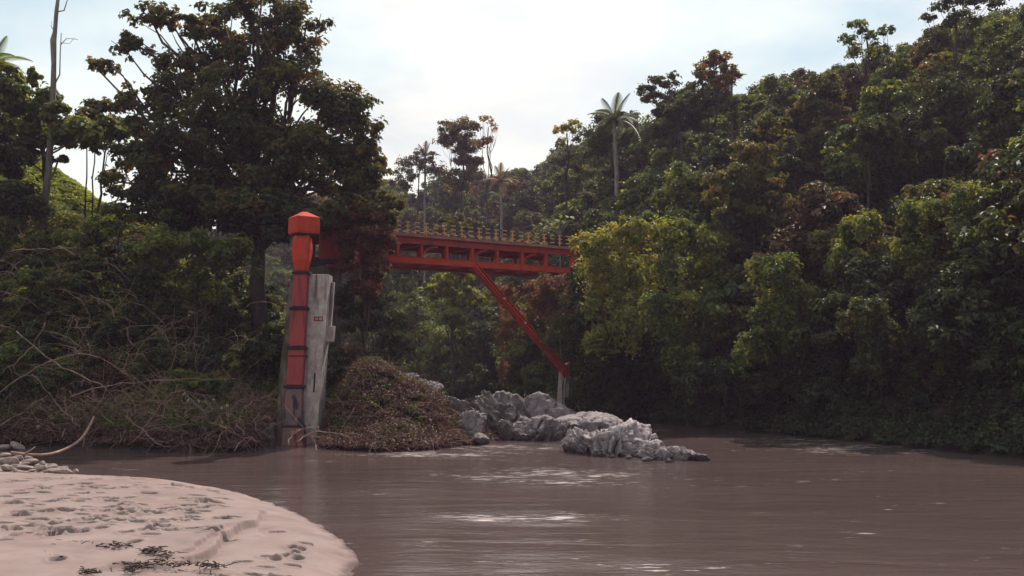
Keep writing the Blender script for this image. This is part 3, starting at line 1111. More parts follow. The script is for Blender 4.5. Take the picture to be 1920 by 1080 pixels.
undergrowth('undergrowth', 0, 75, 28, 120, 4200, 55, 0.24, 'leaf_dark', lambda x, y, h, d, i, w: (~i) & (d > np.where(x > 9, 3.0, .3)) & (w[3] + w[2] > 0.6), 'dense dark undergrowth covering the right hillside between the trees', rad=(.5, 1.3))
undergrowth('undergrowth', 8, 45, 20, 66, 2600, 45, 0.22, 'leaf_dark', lambda x, y, h, d, i, w: (~i) & (d > .1) & (d < 6) & (w[3] > 0.6), 'ferns and creepers coloured dark for shade, hanging down the right bank to the water', rad=(.3, .8), tint0=.12)  # low tint puts the shade at the bank foot into the leaf colour
undergrowth('undergrowth', -40, 15, 66, 190, 2200, 45, 0.32, 'leaf_green', lambda x, y, h, d, i, w: (~i) & (d > 0.3) & (w[2] > 0.6), 'green undergrowth on the far slope behind the bridge', rad=(.6, 1.5))
undergrowth('undergrowth', -36, -6, 41, 72, 3600, 70, 0.16, 'leaf_green', lambda x, y, h, d, i, w: (~i) & (d > 1.3) & (w[1] > 0.6) & (x < -9.3) & ~((abs(x + 9.9) < 1.6) & (y < 50)) & ~((960 + F * x / y < 260) & (y > 61)),
            'low green weeds and herbs covering the left bank face', rad=(.3, .8), tint0=.58)
undergrowth('dry_brush', -30, -9, 41, 50, 700, 60, 0.13, 'leaf_dry', lambda x, y, h, d, i, w: (~i) & (d > .2) & (d < 5) & (w[1] > 0.6),
            'dead brown leaves caught in the brushwood along the left waterline', rad=(.25, .6), lift=.2)
undergrowth('green_weeds', -27, -9.5, 41, 48, 260, 60, 0.13, 'leaf_green', lambda x, y, h, d, i, w: (~i) & (d > .6) & (d < 5) & (w[1] > 0.6),
            'green leaves growing up through the brushwood heap', rad=(.25, .7), lift=1.2)
undergrowth('dry_brush', -11, 0, 41, 56, 900, 90, 0.11, 'leaf_dry', lambda x, y, h, d, i, w: (~i) & (d > .15) & (w[1] > 0.6) & (x > -9.6),
            'reddish brown creeper and dead weeds covering the mound beside the pylon', rad=(.2, .5), lift=.15, tint0=.42)
undergrowth('green_weeds', -9.5, -1, 42, 56, 150, 50, 0.12, 'leaf_green', lambda x, y, h, d, i, w: (~i) & (d > .8) & (w[1] > 0.6),
            'green weeds sprouting through the brown creeper on the mound', rad=(.2, .5), lift=.3)


def lawn_ok(x, y, h, d, i, w):
    u = 960 + F * x / y
    return (~i) & (u > 30) & (u < 290) & (y > 62) & (w[1] > .5)


undergrowth('undergrowth', -45, -9, 62, 125, 2600, 45, 0.26, 'leaf_green', lambda x, y, h, d, i, w: (~i) & (d > .5) & (w[1] > 0.6) & (960 + F * x / y > 270) & (960 + F * x / y < 640),
            'green thicket on the hill behind the big tree and the pylon', rad=(.5, 1.6), tint0=.4)
qx, qy = np.meshgrid(np.linspace(-60, -14, 80), np.linspace(60.5, 125, 100))
qz = hgt(qx, qy)[0].reshape(qx.shape) - .02 + 0.06
keep_u = 960 + F * qx / qy
qz = qz - 1.2 * smooth(keep_u, 280, 330)
pas = link('pasture', grid_mesh('pasture', qx, qy, qz, M['turf']))
tag(pas, kind='structure')
undergrowth('lawn_grass', -48, -18, 61, 100, 9000, 20, 0.20, 'grass', lawn_ok, 'sunlit yellow green pasture grass glimpsed behind the left trees', rad=(.2, .4), lift=0.0, tint0=.5)


# ---------------------------------------------------------------- hero trees, left bank
hero('big_tree', 'huge dark spreading tree with russet leaves above the red pylon', 'tree',
     [(480, 330, 130, 80, 0), (600, 310, 115, 90, 0), (420, 230, 110, 85, -1), (560, 210, 120, 90, 0), (645, 240, 75, 80, 1), (330, 190, 70, 55, 0), (500, 110, 95, 65, 1),
      (420, 50, 75, 45, 0), (570, 60, 55, 65, 0), (285, 30, 52, 32, 0), (245, 90, 42, 28, 0), (190, 122, 34, 15, 0), (340, 300, 100, 80, -2), (270, 290, 55, 60, -1),
      (690, 310, 45, 65, 0), (490, 10, 60, 40, 0), (380, 120, 50, 35, 0), (340, 45, 40, 25, 0), (670, 370, 60, 40, 0), (560, 150, 60, 40, 0), (455, 395, 120, 40, -2), (600, 395, 90, 35, -2), (380, 370, 110, 50, -1), (520, 280, 120, 80, 1), (640, 330, 80, 60, 2), (430, 160, 70, 50, 1), (690, 250, 36, 50, 0), (300, 360, 70, 50, -1), (520, 60, 60, 50, 1), (250, 200, 40, 45, 0), (240, 350, 55, 40, 0), (290, 230, 60, 50, 1), (330, 130, 55, 40, 1)],
     57, 76000, 0.27, 'leaf_russet', r0=0.55, base=[500, 58], group=None, sub=20, spread=0.26, tint0=0.42, density_var=.7)
hero('broadleaf_tree', 'green tree with big pale-backed leaves in front of the pasture at the far left', 'tree',
     [(20, 190, 55, 40), (65, 240, 70, 40), (150, 255, 60, 40), (100, 215, 40, 28), (20, 265, 60, 45), (60, 145, 20, 15), (200, 250, 40, 35), (10, 140, 40, 30), (60, 190, 50, 40), (20, 300, 40, 40)],
     60, 17000, 0.34, 'leaf_green', r0=0.16, base=[90, 61], tint0=.55)
hero('broadleaf_tree', 'small russet-topped tree between the dead trunk and the big tree', 'tree',
     [(195, 205, 38, 25), (165, 225, 35, 25), (225, 240, 35, 35), (250, 290, 25, 40)], 62, 6000, 0.26, 'leaf_olive', r0=0.09, base=[182, 62], tint0=.6)
hero('broadleaf_tree', 'shadowy green tree cut off by the left edge of the picture', 'tree',
     [(-10, 330, 60, 60), (20, 380, 60, 40), (-30, 250, 60, 60), (50, 390, 40, 25)], 57, 9000, 0.26, 'leaf_dark', r0=0.16, base=[10, 57])
hero('shrub', 'dark mass of shrubs filling the space under the big tree', 'shrub',
     [(400, 405, 80, 40), (480, 430, 70, 40), (330, 400, 60, 40), (520, 400, 50, 50), (450, 380, 90, 40), (270, 370, 50, 40)], 55.5, 15000, 0.23, 'leaf_dark', r0=0.10, tint0=.35)
hero('shrub', 'leafy green shrub with light clusters left of the pylon top', 'shrub',
     [(330, 450, 70, 30), (400, 470, 70, 35), (280, 480, 55, 30), (450, 500, 50, 30), (370, 530, 50, 35)], 51, 7000, 0.21, 'leaf_green', r0=0.08, crown='crown', tint0=.55)
hero('shrub', 'tall leafy shrub just right of the lawn under the big tree', 'shrub',
     [(240, 400, 45, 30), (300, 400, 50, 40), (200, 430, 50, 25), (150, 440, 50, 25)], 55, 5000, 0.22, 'leaf_green', r0=0.08, tint0=.4)
hero('shrub', 'green and brown shrub right behind the pylon cap', 'shrub',
     [(650, 400, 45, 28), (620, 420, 32, 22), (700, 395, 30, 24), (728, 412, 22, 22), (670, 430, 30, 24), (740, 380, 24, 24)], 56, 8000, 0.20, 'leaf_olive', r0=0.08, tint0=.5)
hero('shrub', 'rust red creeper bush hiding the left end of the bridge', 'shrub',
     [(700, 430, 42, 32), (690, 480, 42, 36), (725, 460, 26, 26), (660, 470, 28, 34), (685, 530, 34, 34), (655, 440, 26, 30), (652, 490, 20, 30), (670, 410, 30, 24), (715, 510, 24, 26)], 55.5, 17000, 0.16, 'leaf_red', r0=0.07, tint0=.5, sub=12)
hero('shrub', 'dark green tall shrub between the pylon and the river', 'shrub',
     [(680, 590, 45, 45), (720, 600, 40, 50), (650, 560, 30, 40), (740, 650, 30, 28)], 58, 6000, 0.19, 'leaf_dark', r0=0.07)
hero('shrub', 'bright yellow green bush at the shoulder of the mound', 'shrub',
     [(735, 665, 14, 14), (750, 645, 12, 12)], 58, 900, 0.20, 'leaf_yellow', r0=0.04, tint0=.7)

# dead snag
mb = MB()
a = [P(100, 165, 59), P(101, 120, 59), P(100, 75, 59), P(103, 60, 59), P(106, 20, 59), P(112, -25, 59)]
bz = ground_z(a[0][0], 59.0)
B = np.array([a[0][0] - .4, 59.0, bz])
snag = empty('dead_tree', B, 'bare dead trunk standing tall against the sky at far left', 'dead tree')
mb.tube([B, B + (a[0] - B) * .5 + np.array([.1, 0, 0])] + a, [.24, .2, .17, .15, .19, .13, .12, .09], 7)
mb.build('trunk', M['bark_pale'], snag, origin=B, smooth=True)
for q, r in (([(104, 155), (112, 140), (113, 100), (115, 62)], .05), ([(106, 22), (120, 20), (128, -5)], .05), ([(113, 85), (125, 72), (146, 74)], .03), ([(103, 60), (96, 50), (97, 40)], .03), ([(113, 80), (130, 82), (140, 70)], .02)):
    MB().tube([P(x, y, 59) for x, y in q], np.linspace(r, r * .5, len(q)), 5).build('branch', M['bark_pale'], snag, origin=B, smooth=True)

# slender trunks in front of the pasture
for i, (x, y0, y1, lb) in enumerate(((160, 278, 385, 'thin upright sapling trunk left of a pair before the pasture'), (174, 275, 385, 'thin upright sapling trunk right of a pair before the pasture'))):
    a_, b_ = P(x, y1, 61), P(x + 3, y0, 61)
    B = np.array([a_[0], 61, ground_z(a_[0], 61)])
    o = empty('sapling', B, lb, 'sapling')
    MB().tube(wiggle(B, b_, 6, .06), np.linspace(.06, .035, 6), 5).build('trunk', M['bark'], o, origin=B)
    link('crown', crown_mesh('crown', [(b_, (.7, .7, .5))], 260, .26, M['leaf_green'], B, sub=5), o)
a_, b_ = P(60, 400, 60), P(110, 300, 60)
B = np.array([a_[0], 60, ground_z(a_[0], 60)])
o = empty('sapling', B, 'leaning slender tree trunk crossing the left part of the pasture', 'sapling')
MB().tube(wiggle(B, b_, 6, .08), np.linspace(.10, .05, 6), 6).build('trunk', M['bark_pale'], o, origin=B)
link('crown', crown_mesh('crown', [(b_, (.9, .9, .5))], 360, .28, M['leaf_green'], B, sub=5), o)

# ---------------------------------------------------------------- hero trees, right bank and middle
HR = [
    ('vine_covered_bush', 'sunlit yellow green vine-draped bush against the right end of the bridge', 'bush',
     [(1110, 455, 38, 30), (1160, 435, 42, 30), (1215, 425, 40, 28), (1130, 505, 50, 42), (1190, 505, 50, 45), (1115, 575, 42, 42), (1110, 640, 32, 36), (1180, 590, 48, 45)], 63.5, 19000, .22, 'leaf_yellow', .6),
    ('vine_covered_bush', 'yellow green bush with a domed top right of the bridge end', 'bush', [(1270, 430, 42, 32), (1325, 455, 40, 36), (1280, 505, 48, 42)], 61, 7000, .22, 'leaf_yellow', .35),
    ('broadleaf_tree', 'olive tan tree column catching the sun on the right hillside', 'tree', [(1450, 240, 34, 28), (1410, 295, 48, 36), (1365, 345, 50, 40), (1440, 345, 48, 40), (1380, 400, 48, 34)], 66, 9000, .24, 'leaf_olive', .6),
    ('hanging_bush', 'green bush hanging over the dark bank left of the brightest clump', 'bush', [(1290, 565, 45, 36), (1250, 610, 38, 36), (1285, 665, 36, 34), (1225, 570, 34, 30)], 57.5, 7000, .2, 'leaf_green', .55),
    ('hanging_bush', 'large arching green clump with light leaves in the middle of the right bank', 'bush', [(1450, 500, 45, 34), (1500, 545, 40, 36), (1440, 585, 46, 40), (1405, 645, 34, 34), (1485, 625, 30, 30)], 52.5, 10000, .19, 'leaf_green', .5),
    ('hanging_bush', 'spreading clump with pale shiny leaves below the dark hollow', 'bush', [(1560, 445, 45, 26), (1620, 420, 42, 26), (1655, 470, 40, 30), (1590, 485, 48, 30)], 54, 8000, .2, 'leaf_green', .7),
    ('hanging_bush', 'drooping blue green clump low on the right bank', 'bush', [(1620, 580, 46, 32), (1660, 625, 40, 36), (1630, 670, 34, 28)], 48.5, 6500, .18, 'leaf_dark', .6),
    ('hanging_bush', 'broad sunlit hedge-like mass near the right edge', 'bush', [(1740, 395, 50, 26), (1820, 365, 58, 30), (1790, 430, 60, 36), (1880, 410, 55, 38), (1720, 460, 44, 30)], 50, 11000, .19, 'leaf_green', .6),
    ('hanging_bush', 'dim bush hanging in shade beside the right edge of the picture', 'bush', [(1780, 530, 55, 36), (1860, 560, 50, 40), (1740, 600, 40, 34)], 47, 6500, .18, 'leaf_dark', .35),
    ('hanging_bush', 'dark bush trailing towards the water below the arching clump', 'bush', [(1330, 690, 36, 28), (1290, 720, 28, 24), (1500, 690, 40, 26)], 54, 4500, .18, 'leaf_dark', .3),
    ('creeper_curtain', 'pinkish brown creeper hanging behind the red strut', 'creeper', [(960, 545, 42, 20), (1020, 545, 48, 28), (965, 595, 34, 30), (1045, 580, 40, 34), (945, 640, 15, 32), (943, 690, 10, 28), (1040, 530, 34, 20)], 71, 10000, .17, 'leaf_red', .7),
    ('creeper_curtain', 'olive vine wrapped around the lower end of the strut', 'creeper', [(1022, 630, 17, 18), (1035, 600, 16, 16), (1078, 630, 16, 26), (1088, 680, 10, 22), (1060, 600, 24, 24)], 65, 2600, .15, 'leaf_olive', .6),
    ('broadleaf_tree', 'yellow-topped rounded tree directly under the bridge deck', 'tree', [(850, 520, 36, 18), (825, 540, 34, 22), (870, 560, 38, 30), (850, 600, 34, 30)], 92, 6500, .28, 'leaf_yellow', .45),
    ('broadleaf_tree', 'full green tree on the far bank between the mound and the strut', 'tree', [(770, 600, 50, 36), (820, 640, 50, 36), (740, 650, 40, 36), (880, 660, 45, 36), (800, 700, 55, 30), (870, 710, 50, 28), (760, 560, 36, 30)], 108, 11000, .30, 'leaf_green', .45),
    ('broadleaf_tree', 'dark leafy tree seen through the truss right of the rust red bush', 'tree', [(700, 540, 40, 36), (760, 520, 40, 34), (720, 600, 40, 36), (690, 640, 36, 34)], 100, 7000, .28, 'leaf_dark', .4),
    ('broadleaf_tree', 'pale domed tree just above the bridge railing', 'tree', [(850, 415, 26, 14), (880, 425, 26, 14), (830, 430, 20, 12)], 100, 3000, .28, 'leaf_olive', .45),
    ('broadleaf_tree', 'flat-topped russet tree on the skyline above the bridge', 'tree', [(858, 238, 40, 16), (835, 262, 22, 13), (885, 268, 34, 20), (868, 305, 30, 22), (895, 310, 24, 18), (860, 340, 34, 30), (850, 265, 30, 20)], 138, 10000, .34, 'leaf_russet', .6),
    ('broadleaf_tree', 'thin airy tree with sparse twigs right of the flat-topped skyline tree', 'tree', [(915, 225, 12, 8), (925, 240, 12, 10), (905, 222, 10, 6), (918, 262, 10, 8)], 137, 160, .30, 'leaf_russet', .9),
    ('broadleaf_tree', 'low brown tree left of the flat-topped skyline tree', 'tree', [(795, 295, 28, 18), (770, 315, 30, 22), (815, 320, 25, 20), (750, 340, 30, 26)], 136, 3200, .32, 'leaf_russet', .45),
    ('broadleaf_tree', 'dense dark tree surrounding the crown of the tall palm', 'tree', [(1110, 262, 42, 30), (1145, 235, 38, 30), (1190, 262, 40, 36), (1078, 300, 36, 24), (1210, 312, 42, 34), (1140, 300, 40, 30)], 101, 8500, .30, 'leaf_dark', .55),
    ('broadleaf_tree', 'feathery yellow green tree left of the tall palm on the skyline', 'tree', [(1062, 245, 26, 12), (1078, 232, 18, 9), (1055, 268, 14, 10)], 104, 700, .34, 'leaf_yellow', .75),
    ('broadleaf_tree', 'arched dark crown leaning left at the skyline right of the palm', 'tree', [(1215, 175, 28, 20), (1245, 155, 30, 18), (1265, 190, 34, 28), (1300, 170, 30, 26), (1280, 230, 44, 34)], 92, 6000, .28, 'leaf_dark', .6),
    ('broadleaf_tree', 'russet domed tree crown on the right skyline with sky gaps below', 'tree', [(1345, 110, 32, 16), (1320, 130, 26, 16), (1365, 135, 28, 18), (1345, 155, 30, 12)], 88, 2600, .27, 'leaf_russet', .8),
    ('broadleaf_tree', 'open-branched tree rising against blue sky on the right hilltop', 'tree', [(1610, 50, 26, 16), (1590, 75, 20, 14), (1640, 65, 22, 12), (1665, 55, 16, 8), (1620, 95, 34, 16)], 76, 1500, .25, 'leaf_green', .5),
    ('broadleaf_tree', 'sparse blue-grey crown touching the top edge above the right hill', 'tree', [(1780, 10, 34, 14), (1735, 32, 18, 9), (1840, 0, 40, 20), (1800, 40, 40, 14)], 72, 2600, .24, 'leaf_dark', .45),
]
for (nm, lb, ct, ls, d, nl, sz_, mt, t0) in HR:
    hero(nm, lb, ct, ls, d, nl, sz_, mt, r0=0.045 if 'bush' in nm or 'creeper' in nm else 0.16, tint0=t0, sub=14, spread=.32, droop=0.9 if nm in ('hanging_bush', 'creeper_curtain', 'vine_covered_bush') else 0)


# ---------------------------------------------------------------- palms
def frond_mesh(nleaf=26, droopy=1.0):
    t = np.linspace(0, 1, nleaf)
    rx = t
    rz = 0.42 * t - droopy * 0.55 * t ** 2.2
    V, Fc = [], []
    n = 0
    for s in (-1, 1):
        for i in range(1, nleaf):
            ln = 0.27 * math.sin(math.pi * (0.12 + 0.86 * t[i])) ** 0.6
            c = np.array([rx[i], 0, rz[i]])
            tip = c + np.array([0.45 * ln, s * ln * 0.85, -0.35 * ln])
            w = np.array([0.022, 0, 0])
            V += [c - w, c + w, tip + w * 0.2, tip - w * .2]
            Fc.append((n, n + 1, n + 2, n + 3))
            n += 4
    for i in range(nleaf - 1):
        a = np.array([rx[i], 0, rz[i]])
        b = np.array([rx[i + 1], 0, rz[i + 1]])
        w = np.array([0, .012, 0])
        V += [a - w, a + w, b + w, b - w]
        Fc.append((n, n + 1, n + 2, n + 3))
        n += 4
    return mesh_np('frond', V, Fc, M['leaf_olive'], attrs={'tint': rng.uniform(.2, .8, len(V))})


FR = [frond_mesh(26, 0.5), frond_mesh(26, 1.1), frond_mesh(24, 1.6)]


def palm(label, px, pytop, pybase, d, rpx, r0, nf=13, mat='leaf_dark', lean=0, bark='bark_pale'):
    T = P(px, pytop, d)
    x0 = P(px + lean, pybase, d)
    bz = ground_z(x0[0], d)
    B = np.array([x0[0], d, min(bz, x0[2])])
    o = empty('palm_tree', B, label, 'palm')
    MB().tube(wiggle(B, T, 9, 0.05), np.linspace(r0 * 1.2, r0 * .8, 9), 8).build('trunk', M[bark], o, origin=B, smooth=True)
    R_ = rpx / F * d
    for i in range(nf):
        el = (0.95 if i < 3 else 0.25 if i < 9 else -0.2)
        f = link('frond', FR[0 if i < 3 else 1 if i < 9 else 2], o, loc=T - B)
        f.scale = (R_ * rng.uniform(.85, 1.1),) * 3
        az = i * 2.4 + rng.uniform(-.2, .2)
        f.rotation_euler = (0, -el - rng.uniform(-.12, .12), az)
        f.material_slots[0].link = 'OBJECT'
        f.material_slots[0].material = M[mat]
    return o


palm('tall slender palm with pale trunk and upright fronds right of the skyline gap', 1152, 225, 350, 97, 56, 0.22, 15, 'leaf_dark', lean=8)
palm('short dark palm in the lowest dip of the skyline above the bridge', 938, 340, 450, 134, 36, 0.18, 12, 'leaf_brown', lean=6)
palm('small bushy palm poking out of the brown skyline trees', 797, 292, 380, 136, 28, 0.16, 11, 'leaf_brown')
palm('palm cut off by the left edge with one frond drooping into the sky', -12, 118, 380, 58, 62, 0.14, 13, 'leaf_green', bark='bark')
palm('small palm spiking up behind the russet domed crown', 1372, 150, 260, 90, 30, 0.12, 10, 'leaf_olive')


# cecropia with large pale leaves over the bridge end
def big_leaf_mesh():
    V, Fc = [(0, 0, 0)], []
    k = 9
    for i in range(k):
        a = -2.4 + 4.8 * i / (k - 1)
        r = 1.0 if i % 2 == 0 else .72
        V.append((r * math.cos(a), r * math.sin(a) * .8, .12 * math.cos(2 * a)))
    for i in range(k - 1):
        Fc.append((0, i + 1, i + 2))
    return mesh_np('leaf', V, Fc, M['leaf_pale'], attrs={'tint': rng.uniform(.2, .8, len(V))})


BL = big_leaf_mesh()


def big_leaf_plant(label, pts, d, base_px, size, cat='plant'):
    B0 = P(*base_px, d)
    B = np.array([B0[0], d, ground_z(B0[0], d)])
    o = empty('large_leaved_plant', B, label, cat)
    fk = P(base_px[0], base_px[1], d)
    mb = MB().tube(wiggle(B, fk, 5, .05), np.linspace(.06, .04, 5), 5)
    for x, y in pts:
        mb.tube(wiggle(fk, P(x, y, d), 4, .03), np.linspace(.03, .012, 4), 4)
    mb.build('stem', M['bark_pale'], o, origin=B)
    for x, y in pts:
        p = P(x, y, d + rng.uniform(-.3, .3))
        f = link('leaf', BL, o, loc=p - B)
        f.scale = (size * rng.uniform(.8, 1.2),) * 3
        f.rotation_euler = (rng.uniform(-.3, .3) + .9, rng.uniform(-.5, .5), rng.uniform(-1.2, 1.2))
    return o


big_leaf_plant('young tree with large pale yellow green leaves above the right end of the bridge', [(1014, 420), (1022, 425), (1032, 428), (1044, 414), (1050, 404), (1062, 405), (1073, 408), (1046, 425), (1035, 418), (1056, 416), (1028, 416)], 74, (1050, 440), .25)
big_leaf_plant('cluster of large cream leaves at the foot of the brushwood at far left', [(70, 800), (76, 795), (73, 808), (90, 806), (84, 812), (40, 812), (47, 816)], 46.5, (72, 822), .17)
big_leaf_plant('bright leaves in the brushwood left of the pylon foot', [(345, 738), (352, 750), (372, 752), (415, 765), (425, 760), (400, 748)], 44, (385, 775), .10)

# ---------------------------------------------------------------- brushwood and dead branches


def twigs(name, label, mat, n, src, length, rad, sag=.6, up=.5, seg=5, kind='stuff', cat='brushwood', flat=1.0):
    rad = rad * 1.15
    Vs, Fs = [], []
    k = 0
    for i in range(n):
        p = np.array(src())
        d = rng.normal(size=3)
        d[2] = d[2] * .5 + up
        d /= np.linalg.norm(d)
        ln = length * rng.uniform(.5, 1.6)
        pts = [p]
        for s in range(seg):
            d = d + rng.normal(size=3) * .28 + np.array([0, 0, -sag / seg])
            d /= np.linalg.norm(d)
            pts.append(pts[-1] + d * np.array([1, 1, flat]) * ln / seg)
        pts = np.array(pts)
        r = rad * rng.uniform(.6, 1.5)
        T = np.gradient(pts, axis=0)
        T /= np.linalg.norm(T, axis=1)[:, None]
        a = np.cross(T, [0.3, 0.2, 1])
        a /= np.linalg.norm(a, axis=1)[:, None]
        b = np.cross(T, a)
        rr = np.linspace(r, r * .35, seg + 1)[:, None]
        ring = np.stack([pts + rr * (math.cos(q) * a + math.sin(q) * b) for q in (0, 2.09, 4.19)], 1)
        Vs.append(ring.reshape(-1, 3))
        for s in range(seg):
            for j in range(3):
                A, Bq = k + s * 3 + j, k + s * 3 + (j + 1) % 3
                Fs.append((A, Bq, Bq + 3, A + 3))
        k += (seg + 1) * 3
    o = link(name, mesh_np(name, np.concatenate(Vs), Fs, M[mat]))
    return tag(o, label, cat, kind=kind)


def on_ground(x0, x1, y0, y1, dmin, dmax, lift=.1, extra=None):
    xs, ys = rng.uniform(x0, x1, 6000), rng.uniform(y0, y1, 6000)
    h, d, ins, w_ = hgt(xs, ys)
    m = (~ins) & (d > dmin) & (d < dmax) & (w_[1] > .6)
    if extra is not None:
        m &= extra(xs, ys)
    uu = 960 + F * xs / ys
    m &= ~((uu > 508) & (uu < 588) & (ys < 48.5))
    xs, ys, h = xs[m], ys[m], h[m]
    it = [0]

    def f():
        i = it[0] % len(xs)
        it[0] += 1
        return (xs[i], ys[i], h[i] + rng.uniform(0, lift))
    return f


twigs('brushwood', 'tangled heap of pale dead twigs along the left waterline', 'twig', 1600, on_ground(-25, -9.5, 41, 52, -.1, 4.0, 1.2), 1.2, .014)
twigs('brushwood', 'dark wet brushwood hanging over the water left of the pylon', 'twig_dark', 1300, on_ground(-25, -9.5, 41, 50, -.1, 2.2, .9), 1.2, .02, up=.25)
twigs('brushwood', 'dry leafless twigs climbing the left bank among the shrubs', 'twig', 650, on_ground(-30, -15, 42, 58, 2, 12, 2.4), 2.4, .018, up=.6)
twigs('brushwood', 'web of thin brown vines over the mound right of the pylon', 'twig_dark', 1500, on_ground(-10, -1, 41, 56, .05, 12, .2, lambda x, y: x > -9.6), .8, .013, up=.35)
twigs('brushwood', 'pale twig ends sticking out of the mound at the waterline', 'twig', 350, on_ground(-10, -1, 41, 50, .0, 2.5, .2, lambda x, y: x > -9.6), .8, .013, up=.2)

BR = [([(0, 735), (60, 690), (160, 655), (240, 700), (300, 745)], 44.5, .05, 'long thin dead branch arching up at the far left'),
      ([(30, 620), (100, 680), (190, 720), (230, 765)], 45, .06, 'dead branch slanting down right across the left bank'),
      ([(85, 605), (60, 650), (30, 680), (0, 700)], 45.5, .05, 'dead branch slanting down left from its pale upper tip'),
      ([(20, 470), (80, 466), (150, 466)], 52, .06, 'level pale branch lying across the leaves below the pasture'),
      ([(140, 600), (165, 640), (170, 665)], 45.5, .035, 'short bent stick hanging on the left bank'),
      ([(230, 700), (240, 665), (285, 660)], 45, .03, 'hooked thin orange twig below the shrubs'),
      ([(155, 842), (160, 805), (172, 775), (200, 730), (205, 712)], 41.5, .03, 'thin upright stick standing in the water at the left'),
      ([(235, 780), (265, 805), (300, 835), (330, 842)], 42.5, .04, 'curved branch dipping into the water in the middle of the brushwood'),
      ([(130, 745), (170, 730), (240, 715), (330, 712), (450, 712)], 43.5, .045, 'long horizontal branch on top of the brushwood'),
      ([(455, 765), (480, 750), (515, 735)], 42.5, .035, 'pale stick leaning against the left foot of the pylon'),
      ([(540, 835), (548, 812), (570, 803), (600, 800)], 42.2, .045, 'white hooked branch arching out of the water below the pylon'),
      ([(555, 830), (580, 812), (610, 807), (650, 818), (665, 830)], 41.8, .05, 'thick bleached branch bowed over the waterline right of the pylon'),
      ([(595, 845), (590, 825), (580, 810)], 41.5, .03, 'small forked stick standing in the water right of the pylon'),
      ([(440, 845), (455, 822), (475, 820), (482, 832)], 41.8, .035, 'looped root at the waterline left of the pylon'),
      ([(0, 800), (30, 780), (60, 760), (90, 742)], 45.5, .05, 'dark straight branch at the left edge above the stones'),
      ([(60, 700), (110, 760), (150, 800)], 44.5, .04, 'thin dead stem crossing downward beside the cream leaves'),
      ([(250, 830), (300, 760), (330, 730), (400, 745)], 43, .035, 'forked pale branch rising from the middle of the brushwood')]
for pts, d, r, lb in BR:
    A = np.array([P(x, y, d + .6 * math.sin(i * 2.1)) for i, (x, y) in enumerate(pts)])
    # refine to a smooth line with a few crooks
    t = np.linspace(0, len(A) - 1, 16)
    C = np.stack([np.interp(t, np.arange(len(A)), A[:, j]) for j in range(3)], 1)
    C = (C + np.roll(C, 1, 0) + np.roll(C, -1, 0)) / 3
    C[0], C[-1] = A[0], A[-1]
    C += rng.normal(size=C.shape) * .03
    O = C[0].copy()
    r = r * .62
    mb = MB().tube(C, np.linspace(r, r * .4, 16), 6)
    for q in range(3):
        i = rng.integers(5, 14)
        e = C[i] + rng.normal(size=3) * np.array([.5, .3, .45]) + np.array([0, 0, .25])
        mb.tube(wiggle(C[i], e, 4, .05), np.linspace(r * .45, r * .15, 4), 4)
    o = mb.build('dead_branch', M['twig'], None, origin=O, smooth=True)
    o.location = O
    tag(o, lb, 'branch', 'dead branches in the brushwood')
# the big curved branch that reaches over to the cobbles
A = np.array([P(176, 782, 42.5), P(165, 806, 41), P(150, 828, 39.5), P(120, 845, 38), P(85, 855, 37), P(45, 853, 36.2), P(20, 849, 36)])
t = np.linspace(0, 6, 22)
C = np.stack([np.interp(t, np.arange(7), A[:, j]) for j in range(3)], 1)
for _ in range(3):
    C[1:-1] = (C[:-2] + C[1:-1] + C[2:]) / 3
mb = MB().tube(C, np.linspace(.05, .075, 22), 7)
mb.tube(wiggle(C[18], C[18] + np.array([.3, .3, .25]), 4, .02), [.04, .035, .03, .02], 5)
o = mb.build('dead_branch', M['twig'], None, origin=C[0], smooth=True)
o.location = C[0]
tag(o, 'big curved branch sweeping from the brushwood down to the cobbles', 'branch', 'dead branches in the brushwood')


# ---------------------------------------------------------------- rocks
def ico(sub):
    import bmesh
    bm = bmesh.new()
    bmesh.ops.create_icosphere(bm, subdivisions=sub, radius=1)
    V = np.array([v.co[:] for v in bm.verts])
    Fc = np.array([[v.index for v in f.verts] for f in bm.faces])
    bm.free()
    return V, Fc


ICO5, ICO3 = ico(6), ico(3)


